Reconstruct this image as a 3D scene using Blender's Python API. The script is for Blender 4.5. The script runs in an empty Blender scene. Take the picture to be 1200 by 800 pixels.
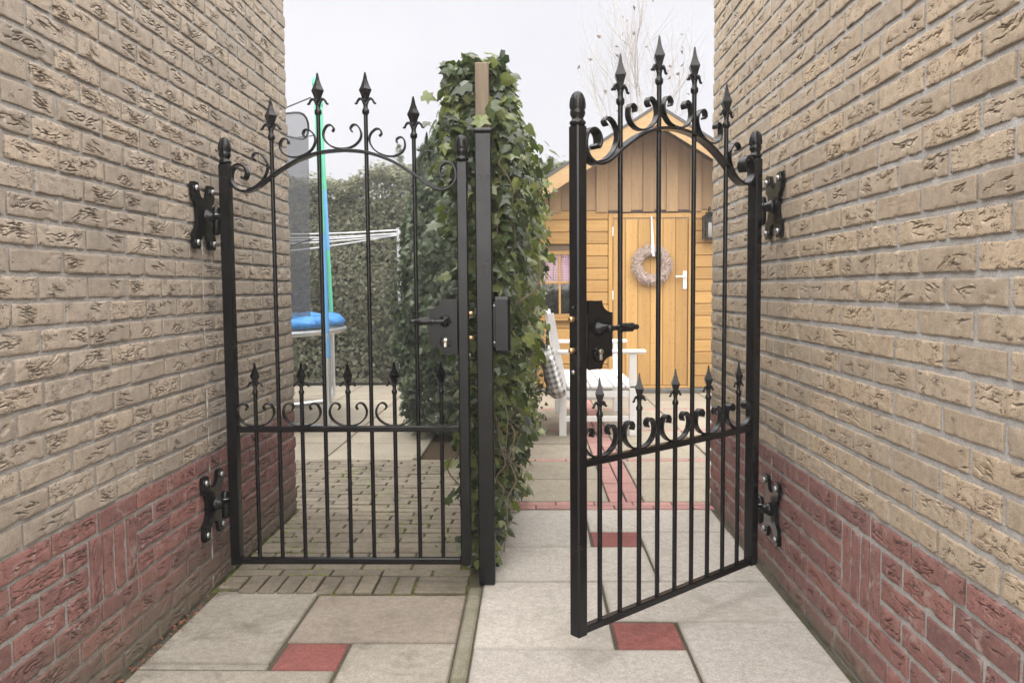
import bpy, math, random
import numpy as np
from math import radians, sin, cos, pi
from mathutils import Vector, Matrix

S = bpy.context.scene
COL = S.collection
random.seed(7)
RNG = np.random.default_rng(7)

# ------------------------------------------------------------------ camera, sky, sun, exposure
cam_d = bpy.data.cameras.new('camera')
cam = bpy.data.objects.new('camera', cam_d)
COL.objects.link(cam)
S.camera = cam
cam_d.sensor_width = 36.0
cam_d.lens = 36.0 * 930.0 / 1200.0
cam_d.clip_start = 0.05
cam_d.clip_end = 2000.0
_p, _y, _r = radians(3.803), radians(1.443), radians(0.45)
cam.matrix_world = (Matrix.Translation((0, 0, 1.15)) @ Matrix.Rotation(_y, 4, 'Z') @
                    Matrix.Rotation(pi / 2 - _p, 4, 'X') @ Matrix.Rotation(-_r, 4, 'Z'))

SUN_EL, SUN_AZ = radians(58), radians(188)       # high diffuse sun behind the camera's left shoulder
W = bpy.data.worlds.new('World')
S.world = W
W.use_nodes = True
nt = W.node_tree
nt.nodes.clear()
sky = nt.nodes.new('ShaderNodeTexSky')
sky.sky_type = 'NISHITA'
sky.sun_disc = False
sky.sun_elevation = SUN_EL
sky.sun_rotation = SUN_AZ
sky.dust_density = 4.0
mixc = nt.nodes.new('ShaderNodeMixRGB')
mixc.inputs[0].default_value = 0.93              # closed cloud cover over the clear sky
mixc.inputs[2].default_value = (2.50, 2.46, 2.52, 1)
bg = nt.nodes.new('ShaderNodeBackground')
bg.inputs[1].default_value = 0.05
wo = nt.nodes.new('ShaderNodeOutputWorld')
tcw = nt.nodes.new('ShaderNodeTexCoord')
cn = nt.nodes.new('ShaderNodeTexNoise')
cn.inputs['Scale'].default_value = 2.4
cn.inputs['Detail'].default_value = 5
cr = nt.nodes.new('ShaderNodeValToRGB')
cr.color_ramp.elements[0].position = 0.3
cr.color_ramp.elements[0].color = (2.10, 2.05, 2.13, 1)
cr.color_ramp.elements[1].position = 0.7
cr.color_ramp.elements[1].color = (2.42, 2.37, 2.42, 1)
nt.links.new(tcw.outputs['Generated'], cn.inputs['Vector'])
nt.links.new(cn.outputs['Fac'], cr.inputs[0])
nt.links.new(cr.outputs[0], mixc.inputs[2])
nt.links.new(sky.outputs[0], mixc.inputs[1])
nt.links.new(mixc.outputs[0], bg.inputs[0])
nt.links.new(bg.outputs[0], wo.inputs[0])

sun_d = bpy.data.lights.new('sun', 'SUN')
sun_d.energy = 1.5
sun_d.angle = radians(140)
sun_d.color = (1.0, 0.965, 0.92)
sun = bpy.data.objects.new('sun', sun_d)
COL.objects.link(sun)
_sd = Vector((sin(SUN_AZ) * cos(SUN_EL), cos(SUN_AZ) * cos(SUN_EL), sin(SUN_EL)))
sun.rotation_euler = _sd.to_track_quat('Z', 'Y').to_euler()

S.view_settings.view_transform = 'Standard'
S.view_settings.look = 'None'
S.view_settings.exposure = 2.95
S.view_settings.gamma = 1.0
S.view_settings.use_curve_mapping = False

# ------------------------------------------------------------------ object helpers
def link(name, mesh, mat=None, parent=None, kind=None, label=None, cat=None, group=None,
         loc=None, rot=None, smooth=False):
    o = bpy.data.objects.new(name, mesh)
    COL.objects.link(o)
    if mesh is not None and mat is not None and not mesh.materials:
        mesh.materials.append(mat)
    if smooth and mesh is not None:
        mesh.polygons.foreach_set('use_smooth', [True] * len(mesh.polygons))
    if parent is not None:
        o.parent = parent
    if loc is not None:
        o.location = loc
    if rot is not None:
        o.rotation_euler = rot
    for k, v in (('kind', kind), ('label', label), ('category', cat), ('group', group)):
        if v:
            o[k] = v
    return o

def empty(name, label, cat, loc=(0, 0, 0), rotz=0.0, group=None, rot=None):
    return link(name, None, None, label=label, cat=cat, group=group, loc=loc,
                rot=rot if rot is not None else (0, 0, rotz))

class MB:
    """collects shapes into one mesh"""
    def __init__(self):
        self.v, self.f, self.s = [], [], []
    def add(self, v, f, smooth=False):
        n = len(self.v)
        self.v += [tuple(p) for p in v]
        self.f += [tuple(i + n for i in q) for q in f]
        self.s += [smooth] * len(f)
        return self
    def box(self, a, b, ch=0.0, M=None):
        x0, y0, z0 = a
        x1, y1, z1 = b
        if ch <= 0:
            v = [(x0, y0, z0), (x1, y0, z0), (x1, y1, z0), (x0, y1, z0),
                 (x0, y0, z1), (x1, y0, z1), (x1, y1, z1), (x0, y1, z1)]
            f = [(0, 3, 2, 1), (4, 5, 6, 7), (0, 1, 5, 4), (1, 2, 6, 5), (2, 3, 7, 6), (3, 0, 4, 7)]
        else:
            c = ch
            v, idx = [], {}
            for sx in (0, 1):
                for sy in (0, 1):
                    for sz in (0, 1):
                        X, Y, Z = (x0, x1)[sx], (y0, y1)[sy], (z0, z1)[sz]
                        ix, iy, iz = X + c * (1 - 2 * sx), Y + c * (1 - 2 * sy), Z + c * (1 - 2 * sz)
                        for k, p in enumerate(((X, iy, iz), (ix, Y, iz), (ix, iy, Z))):
                            idx[(sx, sy, sz, k)] = len(v)
                            v.append(p)
            f = []
            q = [(0, 0), (1, 0), (1, 1), (0, 1)]
            for s in (0, 1):
                f.append([idx[(s, a_, b_, 0)] for a_, b_ in (q if s else q[::-1])])
                f.append([idx[(a_, s, b_, 1)] for a_, b_ in (q[::-1] if s else q)])
                f.append([idx[(a_, b_, s, 2)] for a_, b_ in (q if s else q[::-1])])
            for a_ in (0, 1):
                for b_ in (0, 1):
                    e = [(0, a_, b_), (1, a_, b_)]
                    f.append([idx[e[0] + (1,)], idx[e[1] + (1,)], idx[e[1] + (2,)], idx[e[0] + (2,)]])
                    e = [(a_, 0, b_), (a_, 1, b_)]
                    f.append([idx[e[0] + (0,)], idx[e[1] + (0,)], idx[e[1] + (2,)], idx[e[0] + (2,)]])
                    e = [(a_, b_, 0), (a_, b_, 1)]
                    f.append([idx[e[0] + (0,)], idx[e[1] + (0,)], idx[e[1] + (1,)], idx[e[0] + (1,)]])
            for sx in (0, 1):
                for sy in (0, 1):
                    for sz in (0, 1):
                        f.append([idx[(sx, sy, sz, k)] for k in range(3)])
            # make winding outward
            ctr = Vector(((x0 + x1) / 2, (y0 + y1) / 2, (z0 + z1) / 2))
            g = []
            for q_ in f:
                p = [Vector(v[i]) for i in q_]
                n = (p[1] - p[0]).cross(p[2] - p[0])
                if n.dot(sum(p, Vector()) / len(p) - ctr) < 0:
                    q_ = q_[::-1]
                g.append(tuple(q_))
            f = g
        if M is not None:
            v = [M @ Vector(p) for p in v]
        return self.add(v, f)
    def tube(self, pts, r, seg=8, caps=True):
        pts = [Vector(p) for p in pts]
        n = len(pts)
        rr = r if isinstance(r, (list, tuple)) else [r] * n
        v, f = [], []
        t0 = (pts[1] - pts[0]).normalized()
        up = Vector((0, 0, 1)) if abs(t0.z) < 0.9 else Vector((1, 0, 0))
        a = t0.cross(up).normalized()
        for i in range(n):
            t = (pts[min(i + 1, n - 1)] - pts[max(i - 1, 0)]).normalized()
            a = (a - t * a.dot(t)).normalized()
            b = t.cross(a)
            for k in range(seg):
                th = 2 * pi * k / seg
                v.append(pts[i] + (a * cos(th) + b * sin(th)) * rr[i])
        for i in range(n - 1):
            for k in range(seg):
                k2 = (k + 1) % seg
                f.append((i * seg + k, i * seg + k2, (i + 1) * seg + k2, (i + 1) * seg + k))
        self.add(v, f, True)
        if caps:
            self.add(v[:seg], [tuple(range(seg))[::-1]])
            self.add(v[-seg:], [tuple(range(seg))])
        return self
    def lathe(self, prof, seg=12, c=(0, 0, 0), M=None, smooth=True, phase=0.0):
        v, f = [], []
        for r, z in prof:
            for k in range(seg):
                th = 2 * pi * k / seg + phase
                v.append(Vector((r * cos(th), r * sin(th), z)))
        for i in range(len(prof) - 1):
            for k in range(seg):
                k2 = (k + 1) % seg
                f.append((i * seg + k, i * seg + k2, (i + 1) * seg + k2, (i + 1) * seg + k))
        f.append(tuple(range(seg))[::-1])
        f.append(tuple((len(prof) - 1) * seg + k for k in range(seg)))
        if M is not None:
            v = [M @ p for p in v]
        c = Vector(c)
        return self.add([p + c for p in v], f, smooth)
    def strap(self, path, t, w, y=0.0, taper=None):
        """flat bar following a path in the xz plane: t thick in the plane, w deep in y"""
        n = len(path)
        v, f = [], []
        for i in range(n):
            p = Vector((path[i][0], 0, path[i][1]))
            q0, q1 = path[max(i - 1, 0)], path[min(i + 1, n - 1)]
            d = Vector((q1[0] - q0[0], 0, q1[1] - q0[1])).normalized()
            nn = Vector((-d.z, 0, d.x))
            tt = t / 2
            ww = w / 2 * (taper(i / (n - 1)) if taper else 1)
            c = min(tt, ww) * 0.4
            for a, b in ((-tt, -ww + c), (-tt, ww - c), (-tt + c, ww), (tt - c, ww), (tt, ww - c), (tt, -ww + c),
                         (tt - c, -ww), (-tt + c, -ww)):
                v.append(p + nn * a + Vector((0, y + b, 0)))
        for i in range(n - 1):
            for k in range(8):
                k2 = (k + 1) % 8
                f.append((i * 8 + k, (i + 1) * 8 + k, (i + 1) * 8 + k2, i * 8 + k2))
        f.append(tuple(range(8)))
        f.append(tuple((n - 1) * 8 + k for k in range(8))[::-1])
        return self.add(v, f)
    def prism(self, outline, d, M=None, ch=0.0):
        """outline in xz, extruded along y from 0 to d"""
        n = len(outline)
        v = [Vector((x, 0, z)) for x, z in outline] + [Vector((x, d, z)) for x, z in outline]
        f = [tuple(range(n)), tuple(range(2 * n - 1, n - 1, -1))]
        f += [(i, i + n, (i + 1) % n + n, (i + 1) % n) for i in range(n)]
        if M is not None:
            v = [M @ p for p in v]
        return self.add(v, f)
    def mesh(self, name):
        me = bpy.data.meshes.new(name)
        me.from_pydata([tuple(p) for p in self.v], [], self.f)
        me.polygons.foreach_set('use_smooth', self.s)
        me.update()
        return me
    def build(self, name, mat, parent=None, fix=False, **kw):
        me = self.mesh(name)
        if fix:
            import bmesh
            bm = bmesh.new(); bm.from_mesh(me)
            bmesh.ops.remove_doubles(bm, verts=bm.verts, dist=1e-6)
            bmesh.ops.recalc_face_normals(bm, faces=bm.faces)
            bm.to_mesh(me); bm.free()
        return link(name, me, mat, parent, **kw)

def spline(pts, sub=6):
    out = []
    n = len(pts)
    for i in range(n - 1):
        p0, p1, p2, p3 = (np.array(pts[max(i - 1, 0)], float), np.array(pts[i], float),
                          np.array(pts[i + 1], float), np.array(pts[min(i + 2, n - 1)], float))
        for k in range(sub):
            t = k / sub
            out.append(tuple(0.5 * ((2 * p1) + (-p0 + p2) * t + (2 * p0 - 5 * p1 + 4 * p2 - p3) * t * t +
                                    (-p0 + 3 * p1 - 3 * p2 + p3) * t ** 3)))
    out.append(tuple(pts[-1]))
    return out

def batch(name, bv, bf, mats, pos, tint=None, smooth=False):
    """many copies of a small base shape as one mesh; mats (N,3,3), pos (N,3)"""
    bv = np.asarray(bv, np.float32)
    N, k = len(pos), len(bv)
    V = (np.einsum('nij,kj->nki', mats, bv) + pos[:, None, :]).reshape(-1, 3).astype(np.float32)
    sizes = np.array([len(q) for q in bf])
    flat = np.concatenate([np.array(q) for q in bf])
    loops = (flat[None, :] + (np.arange(N) * k)[:, None]).ravel().astype(np.int32)
    ls = np.tile(sizes, N)
    me = bpy.data.meshes.new(name)
    me.vertices.add(len(V)); me.vertices.foreach_set('co', V.ravel())
    me.loops.add(len(loops)); me.loops.foreach_set('vertex_index', loops)
    me.polygons.add(len(ls))
    me.polygons.foreach_set('loop_start', np.concatenate([[0], np.cumsum(ls)[:-1]]).astype(np.int32))
    if tint is not None:
        at = me.attributes.new('tint', 'FLOAT', 'POINT')
        at.data.foreach_set('value', np.repeat(tint, k).astype(np.float32))
    if smooth:
        me.polygons.foreach_set('use_smooth', [True] * len(ls))
    me.update(calc_edges=True)
    me.validate()
    return me

def frames(normals, spin, droop_dir=None, scale=1.0):
    """columns: x side, y leaf axis, z normal"""
    n = normals / np.linalg.norm(normals, axis=1, keepdims=True)
    d = np.tile(np.array([0.0, 0.0, -1.0]), (len(n), 1)) if droop_dir is None else droop_dir
    d = d - n * np.sum(d * n, axis=1, keepdims=True)
    d += 1e-6
    d /= np.linalg.norm(d, axis=1, keepdims=True)
    s = np.cross(d, n)
    c, q = np.cos(spin)[:, None], np.sin(spin)[:, None]
    y = d * c + s * q
    x = np.cross(y, n)
    M = np.stack([x, y, n], axis=2)
    return M * np.asarray(scale).reshape(-1, 1, 1)

# ------------------------------------------------------------------ material helpers
class NT:
    def __init__(self, name):
        self.m = bpy.data.materials.new(name)
        self.m.use_nodes = True
        self.t = self.m.node_tree
        self.b = self.t.nodes['Principled BSDF']
        self.out = self.t.nodes['Material Output']
    def n(self, kind, **kw):
        nd = self.t.nodes.new('ShaderNode' + kind)
        for k, v in kw.items():
            setattr(nd, k, v)
        return nd
    def set(self, sock, val):
        if hasattr(val, 'links') or isinstance(val, bpy.types.NodeSocket):
            self.t.links.new(val, sock)
        else:
            sock.default_value = val
    def pos(self):
        return self.n('NewGeometry').outputs['Position']
    def obj(self):
        return self.n('TexCoord').outputs['Object']
    def rnd(self):
        return self.n('ObjectInfo').outputs['Random']
    def attr(self, name):
        return self.n('Attribute', attribute_name=name).outputs['Fac']
    def noise(self, vec, scale, detail=3, rough=0.5, dist=0.0):
        nd = self.n('TexNoise')
        self.set(nd.inputs['Vector'], vec)
        nd.inputs['Scale'].default_value = scale
        nd.inputs['Detail'].default_value = detail
        nd.inputs['Roughness'].default_value = rough
        nd.inputs['Distortion'].default_value = dist
        return nd.outputs['Fac']
    def mapv(self, vec, scale=(1, 1, 1), loc=(0, 0, 0), rot=(0, 0, 0)):
        nd = self.n('Mapping')
        self.set(nd.inputs['Vector'], vec)
        nd.inputs['Scale'].default_value = scale
        nd.inputs['Location'].default_value = loc
        nd.inputs['Rotation'].default_value = rot
        return nd.outputs[0]
    def addv(self, a, b):
        nd = self.n('VectorMath', operation='ADD')
        self.set(nd.inputs[0], a); self.set(nd.inputs[1], b)
        return nd.outputs[0]
    def ramp(self, fac, stops, interp='LINEAR'):
        nd = self.n('ValToRGB')
        nd.color_ramp.interpolation = interp
        el = nd.color_ramp.elements
        while len(el) < len(stops):
            el.new(0.5)
        for e, (p, c) in zip(el, stops):
            e.position = p
            e.color = c if len(c) == 4 else (*c, 1)
        self.set(nd.inputs[0], fac)
        return nd.outputs[0]
    def mix(self, fac, a, b, mode='MIX'):
        nd = self.n('MixRGB', blend_type=mode)
        self.set(nd.inputs[0], fac)
        for s, v in ((nd.inputs[1], a), (nd.inputs[2], b)):
            self.set(s, (*v, 1) if isinstance(v, tuple) and len(v) == 3 else v)
        return nd.outputs[0]
    def math(self, op, a, b=0.0, clamp=False):
        nd = self.n('Math', operation=op, use_clamp=clamp)
        self.set(nd.inputs[0], a); self.set(nd.inputs[1], b)
        return nd.outputs[0]
    def rng(self, v, a, b, c, d):
        nd = self.n('MapRange')
        self.set(nd.inputs[0], v)
        for i, x in enumerate((a, b, c, d)):
            nd.inputs[i + 1].default_value = x
        return nd.outputs[0]
    def sep(self, v):
        nd = self.n('SeparateXYZ'); self.set(nd.inputs[0], v)
        return nd.outputs
    def bump(self, h, strength=0.5, dist=0.01, normal=None):
        nd = self.n('Bump')
        nd.inputs['Strength'].default_value = strength
        nd.inputs['Distance'].default_value = dist
        self.set(nd.inputs['Height'], h)
        if normal is not None:
            self.set(nd.inputs['Normal'], normal)
        return nd.outputs[0]
    def fin(self, col, rough=0.8, normal=None, spec=None, **kw):
        self.set(self.b.inputs['Base Color'], (*col, 1) if isinstance(col, tuple) and len(col) == 3 else col)
        self.set(self.b.inputs['Roughness'], rough)
        if normal is not None:
            self.set(self.b.inputs['Normal'], normal)
        if spec is not None:
            self.b.inputs['Specular IOR Level'].default_value = spec
        for k, v in kw.items():
            self.set(self.b.inputs[k.replace('_', ' ')], v)
        return self.m

def shade(c, k):
    return tuple(x * k for x in c)

def brick_mat(name, base, alt, dark, merged, grime=(0.16, 0.15, 0.11), grime_top=0.0, pale=None):
    g = NT(name)
    P = g.pos()
    r = g.attr('tint') if merged else g.rnd()
    col = g.mix(g.rng(r, 0, 1, 0, 1), base, alt)
    r2 = g.math('FRACT', g.math('MULTIPLY', r, 7.31))
    col = g.mix(1.0, col, g.ramp(r2, [(0, (0.83, 0.83, 0.84)), (0.5, (1, 1, 1)), (1, (1.11, 1.09, 1.06))]), 'MULTIPLY')
    mot = g.noise(P, 34, 4, 0.62)
    col = g.mix(1.0, col, g.ramp(mot, [(0.28, (0.80, 0.79, 0.78)), (0.6, (1.04, 1.04, 1.04))]), 'MULTIPLY')
    # crease shade and burnt clay painted as dark fold slits: thin lines grouped in patches
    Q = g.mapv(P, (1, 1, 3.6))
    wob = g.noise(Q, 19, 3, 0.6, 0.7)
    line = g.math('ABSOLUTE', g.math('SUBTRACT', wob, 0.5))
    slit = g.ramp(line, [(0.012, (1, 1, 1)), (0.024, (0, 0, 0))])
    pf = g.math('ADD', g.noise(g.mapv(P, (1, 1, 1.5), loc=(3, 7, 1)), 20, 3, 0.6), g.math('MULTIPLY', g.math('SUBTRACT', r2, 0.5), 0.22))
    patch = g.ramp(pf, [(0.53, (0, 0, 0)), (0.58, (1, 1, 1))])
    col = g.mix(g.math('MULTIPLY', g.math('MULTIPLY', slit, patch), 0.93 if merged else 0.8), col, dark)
    spk = g.noise(P, 330, 2, 0.7)
    col = g.mix(1.0, col, g.ramp(spk, [(0.3, (0.72, 0.71, 0.70)), (0.5, (1, 1, 1)), (0.7, (1.2, 1.2, 1.2))]), 'MULTIPLY')
    if pale:
        pn = g.noise(P, 13, 6, 0.75, 0.5)
        col = g.mix(g.math('MULTIPLY', g.ramp(pn, [(0.56, (0, 0, 0)), (0.65, (1, 1, 1))]), 0.55), col, pale)
    if grime_top > 0:
        z = g.sep(P)[2]
        gn = g.math('ADD', g.rng(z, 0.0, grime_top, 1.0, -0.25), g.math('MULTIPLY', g.math('SUBTRACT', g.noise(P, 6, 5, 0.6), 0.5), 1.1))
        col = g.mix(g.math('MULTIPLY', gn, 0.85, True), col, grime)
    grain = g.noise(P, 420, 3, 0.6)
    fold = g.noise(g.mapv(P, (1, 1, 1.8)), 70, 4, 0.6, 0.8)
    h = g.math('SUBTRACT', g.math('ADD', g.math('MULTIPLY', grain, 0.6), g.math('MULTIPLY', fold, 0.35)), g.math('MULTIPLY', g.math('MULTIPLY', slit, patch), 0.5))
    return g.fin(col, 0.9, g.bump(h, 0.55, 0.006), spec=0.25)

YEL = dict(base=(0.425, 0.357, 0.287), alt=(0.385, 0.332, 0.277), dark=(0.05, 0.034, 0.028))
YER = dict(base=(0.45, 0.362, 0.265), alt=(0.415, 0.345, 0.268), dark=(0.065, 0.043, 0.032))
RED = dict(base=(0.30, 0.148, 0.132), alt=(0.22, 0.120, 0.110), dark=(0.05, 0.026, 0.025), pale=(0.43, 0.36, 0.34))
M_brick = {}
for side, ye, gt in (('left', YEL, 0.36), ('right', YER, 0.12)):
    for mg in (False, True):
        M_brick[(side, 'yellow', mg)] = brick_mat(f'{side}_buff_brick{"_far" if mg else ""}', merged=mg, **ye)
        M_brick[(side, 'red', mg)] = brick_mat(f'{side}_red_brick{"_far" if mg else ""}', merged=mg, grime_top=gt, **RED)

def mortar_mat(name, base, green=0.0):
    g = NT(name)
    P = g.pos()
    n1, n2 = g.noise(P, 14, 5, 0.65), g.noise(P, 190, 4, 0.7)
    col = g.mix(1.0, base, g.ramp(n1, [(0.3, (0.78, 0.78, 0.78)), (0.7, (1.1, 1.1, 1.08))]), 'MULTIPLY')
    col = g.mix(1.0, col, g.ramp(n2, [(0.3, (0.7, 0.7, 0.7)), (0.6, (1.06, 1.06, 1.06))]), 'MULTIPLY')
    z = g.sep(P)[2]
    gn = g.math('ADD', g.rng(z, 0.0, 0.35, 0.8, -0.3), g.math('MULTIPLY', g.math('SUBTRACT', n1, 0.5), 1.2))
    col = g.mix(g.math('MULTIPLY', gn, green, True), col, (0.14, 0.135, 0.09))
    return g.fin(col, 0.95, g.bump(g.math('ADD', n2, g.math('MULTIPLY', n1, 2.0)), 0.8, 0.004), spec=0.2)
M_mortar_l = mortar_mat('grey_mortar', (0.40, 0.385, 0.37), 0.8)
M_mortar_r = mortar_mat('pale_mortar', (0.46, 0.45, 0.445), 0.35)

def paint_mat():
    g = NT('black_gloss_paint')
    P = g.pos()
    n = g.noise(P, 260, 3, 0.6)
    d = g.noise(P, 9, 5, 0.65)
    col = g.mix(g.ramp(d, [(0.55, (0, 0, 0)), (0.8, (1, 1, 1))]), (0.004, 0.004, 0.0045), (0.012, 0.0115, 0.011))
    return g.fin(col, g.rng(d, 0.3, 0.7, 0.12, 0.30), g.bump(n, 0.22, 0.002), spec=0.4)
M_black = paint_mat()
def simple(name, col, rough=0.5, metal=0.0, nscale=0, namp=0.15, bump=0.0, bscale=80, bdist=0.004, **kw):
    g = NT(name)
    c = col
    P = g.pos()
    if nscale:
        c = g.mix(1.0, col, g.ramp(g.noise(P, nscale, 4, 0.6), [(0.3, (1 - namp,) * 3), (0.7, (1 + namp,) * 3)]), 'MULTIPLY')
    nb = g.bump(g.noise(P, bscale, 4, 0.6), bump, bdist) if bump else None
    g.b.inputs['Metallic'].default_value = metal
    return g.fin(c, rough, nb, **kw)
M_steel = simple('zinc_bolt', (0.42, 0.42, 0.42), 0.42, 1.0)
M_brass = simple('brass', (0.55, 0.36, 0.19), 0.35, 1.0, 60, 0.2)
M_nickel = simple('nickel', (0.62, 0.58, 0.52), 0.3, 1.0)

def concrete_mat(name, c1, c2, spot=(0.1, 0.1, 0.09), moss=0.0, stain=0.5):
    g = NT(name)
    P = g.pos()
    r = g.rnd()
    big = g.noise(P, 3.1, 5, 0.65, 0.4)
    col = g.mix(g.ramp(big, [(0.3, (0, 0, 0)), (0.7, (1, 1, 1))]), c1, c2)
    col = g.mix(1.0, col, g.ramp(r, [(0, (0.86, 0.86, 0.86)), (1, (1.08, 1.07, 1.05))]), 'MULTIPLY')
    fine = g.noise(P, 170, 3, 0.75)
    col = g.mix(1.0, col, g.ramp(fine, [(0.3, (0.68, 0.67, 0.65)), (0.48, (1, 1, 1)), (0.68, (1.25, 1.24, 1.22))]), 'MULTIPLY')
    mid = g.noise(P, 38, 4, 0.7)
    col = g.mix(1.0, col, g.ramp(mid, [(0.3, (0.80, 0.79, 0.77)), (0.65, (1.08, 1.08, 1.07))]), 'MULTIPLY')
    st = g.noise(P, 4.5, 7, 0.72, 0.9)
    col = g.mix(g.math('MULTIPLY', g.ramp(st, [(0.50, (0, 0, 0)), (0.66, (1, 1, 1))]), stain), col, spot)
    # dirt trodden into the slab margins
    gs = g.sep(g.n('TexCoord').outputs['Generated'])
    ed = g.math('MINIMUM', g.math('MINIMUM', gs[0], g.math('SUBTRACT', 1.0, gs[0])), g.math('MINIMUM', gs[1], g.math('SUBTRACT', 1.0, gs[1])))
    ef = g.math('SUBTRACT', g.rng(ed, 0.0, 0.06, 0.9, 0.0), g.math('MULTIPLY', g.noise(P, 16, 5, 0.7), 0.9))
    col = g.mix(g.math('MULTIPLY', ef, 1.1, True), col, spot)
    if moss:
        ms = g.noise(P, 11, 5, 0.7)
        col = g.mix(g.math('MULTIPLY', g.ramp(ms, [(0.55, (0, 0, 0)), (0.7, (1, 1, 1))]), moss), col, (0.11, 0.12, 0.05))
    return g.fin(col, 0.88, g.bump(g.math('ADD', fine, g.math('MULTIPLY', st, 0.8)), 0.5, 0.003), spec=0.3)
M_slab = concrete_mat('weathered_concrete', (0.38, 0.355, 0.315), (0.28, 0.26, 0.225), (0.14, 0.13, 0.10), 0.2, 0.72)
M_slab_b = concrete_mat('buff_concrete', (0.36, 0.315, 0.272), (0.31, 0.265, 0.225), (0.18, 0.155, 0.125), 0.0, 0.55)
M_slab_r = concrete_mat('clean_concrete', (0.505, 0.48, 0.455), (0.45, 0.425, 0.395), (0.3, 0.28, 0.24))
M_slab_g = concrete_mat('terrace_concrete', (0.37, 0.335, 0.275), (0.32, 0.285, 0.23), (0.2, 0.175, 0.135))
M_edge = concrete_mat('edging_concrete', (0.28, 0.265, 0.215), (0.22, 0.21, 0.16), (0.12, 0.12, 0.07), 0.3)
M_redtile = concrete_mat('red_concrete', (0.29, 0.112, 0.102), (0.22, 0.08, 0.074), (0.12, 0.06, 0.054))
M_redpav = concrete_mat('red_paver', (0.46, 0.26, 0.24), (0.40, 0.22, 0.205), (0.32, 0.2, 0.17))
M_clinker = concrete_mat('brown_clinker', (0.265, 0.228, 0.18), (0.185, 0.165, 0.132), (0.10, 0.085, 0.06), 0.14)

def joint_mat(name, sand, moss, lo=0.5, hi=0.62):
    g = NT(name)
    P = g.pos()
    a = g.noise(P, 5.5, 6, 0.7, 0.5)
    b = g.noise(P, 120, 4, 0.7)
    col = g.mix(g.ramp(a, [(lo, (0, 0, 0)), (hi, (1, 1, 1))]), sand, moss)
    col = g.mix(1.0, col, g.ramp(b, [(0.3, (0.55, 0.55, 0.55)), (0.7, (1.25, 1.25, 1.2))]), 'MULTIPLY')
    return g.fin(col, 0.95, g.bump(b, 0.9, 0.006), spec=0.1)
M_joint = joint_mat('dark_joint_sand', (0.12, 0.105, 0.082), (0.09, 0.09, 0.05))
M_mossjoint = joint_mat('mossy_joint', (0.085, 0.072, 0.05), (0.17, 0.20, 0.035), 0.44, 0.56)
M_soil = joint_mat('soil', (0.075, 0.05, 0.034), (0.055, 0.06, 0.03))
M_earth = joint_mat('earth', (0.12, 0.11, 0.08), (0.09, 0.12, 0.04))

# ------------------------------------------------------------------ ground
def sheet(name, x0, x1, y0, y1, z, mat):
    m = MB().add([(x0, y0, z), (x1, y0, z), (x1, y1, z), (x0, y1, z)], [(0, 1, 2, 3)])
    return m.build(name, mat, kind='structure')
sheet('ground', -600, 600, -600, 600, -0.05, M_earth)
front = sheet('front_paving', -1.3, 1.0, -3.0, 4.1, -0.007, M_joint)
brickpav = sheet('brick_paving', -3.2, -0.25, 2.92, 5.28, -0.016 + 0.010, M_mossjoint)
terrace = sheet('garden_terrace', -0.20, 6.0, 4.104, 8.80, -0.010, M_joint)
patio = sheet('rear_patio', -7.0, -0.80, 5.284, 9.55, -0.010, M_joint)
bed = sheet('flower_bed', -0.80, -0.20, 5.284, 9.55, -0.006, M_soil)

def slab(par, x0, x1, y0, y1, mat, name='slab', gap=0.0025, th=0.05, dz=None, ch=0.004, rz=None):
    cx, cy = (x0 + x1) / 2, (y0 + y1) / 2
    hx, hy = (x1 - x0) / 2 - gap, (y1 - y0) / 2 - gap
    m = MB().box((-hx, -hy, -th), (hx, hy, 0), ch)
    dz = random.uniform(-0.002, 0.002) if dz is None else dz
    return m.build(name, mat, par, loc=(cx, cy, dz),
                   rot=(random.uniform(-.002, .002), random.uniform(-.002, .002), random.uniform(-.004, .004) if rz is None else rz))

# left of the edging strip
slab(front, -1.214, -0.818, 2.36, 2.955, M_slab)
slab(front, -0.812, -0.252, 2.515, 2.915, M_slab_b)
slab(front, -0.806, -0.600, 2.325, 2.512, M_redtile, 'red_tile')
slab(front, -0.596, -0.252, 1.92, 2.512, M_slab)
slab(front, -1.214, -0.602, 1.92, 2.322, M_slab)
slab(front, -1.214, -0.812, 2.324, 2.358, M_slab)
for k in range(8):
    y1 = 1.918 - 0.6 * k
    a = -0.86 if k % 2 else -0.62
    slab(front, -1.214, a - .003, y1 - 0.597, y1, M_slab)
    slab(front, a + .003, -0.252, y1 - 0.597, y1, M_slab_b if k % 2 else M_slab)
# edging strip of narrow kerb pieces
for k in range(5):
    y1 = 2.99 - k * 1.0
    slab(front, -0.250, -0.198, y1 - 0.997, y1, M_edge, 'edging', 0.002, 0.08, 0.006, 0.008, 0)
# right of the strip
R = M_slab_r
for x0, x1, y0, y1, m, n in (
        (-.196, .488, 1.86, 2.468, R, 'slab'), (-.196, .262, 2.472, 3.060, R, 'slab'),
        (.268, .488, 2.472, 2.682, M_redtile, 'red_tile'), (.494, .926, 2.09, 2.686, R, 'slab'),
        (.268, .926, 2.690, 3.058, R, 'slab'), (-.196, .492, 3.064, 3.474, R, 'slab'),
        (.498, .926, 3.064, 3.700, R, 'slab'), (.268, .492, 3.480, 3.698, M_redtile, 'red_tile'),
        (-.196, .262, 3.480, 4.080, R, 'slab'), (.268, .926, 3.706, 4.080, R, 'slab'),
        (.494, .926, 1.49, 2.086, R, 'slab'), (-.196, .488, 1.25, 1.856, R, 'slab')):
    slab(front, x0, x1, y0, y1, m, n)
for k in range(7):
    y1 = 1.246 - 0.6 * k
    slab(front, -.196, .40, y1 - .597, y1, R)
    slab(front, .404, .926, y1 - .597, y1, R)

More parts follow.
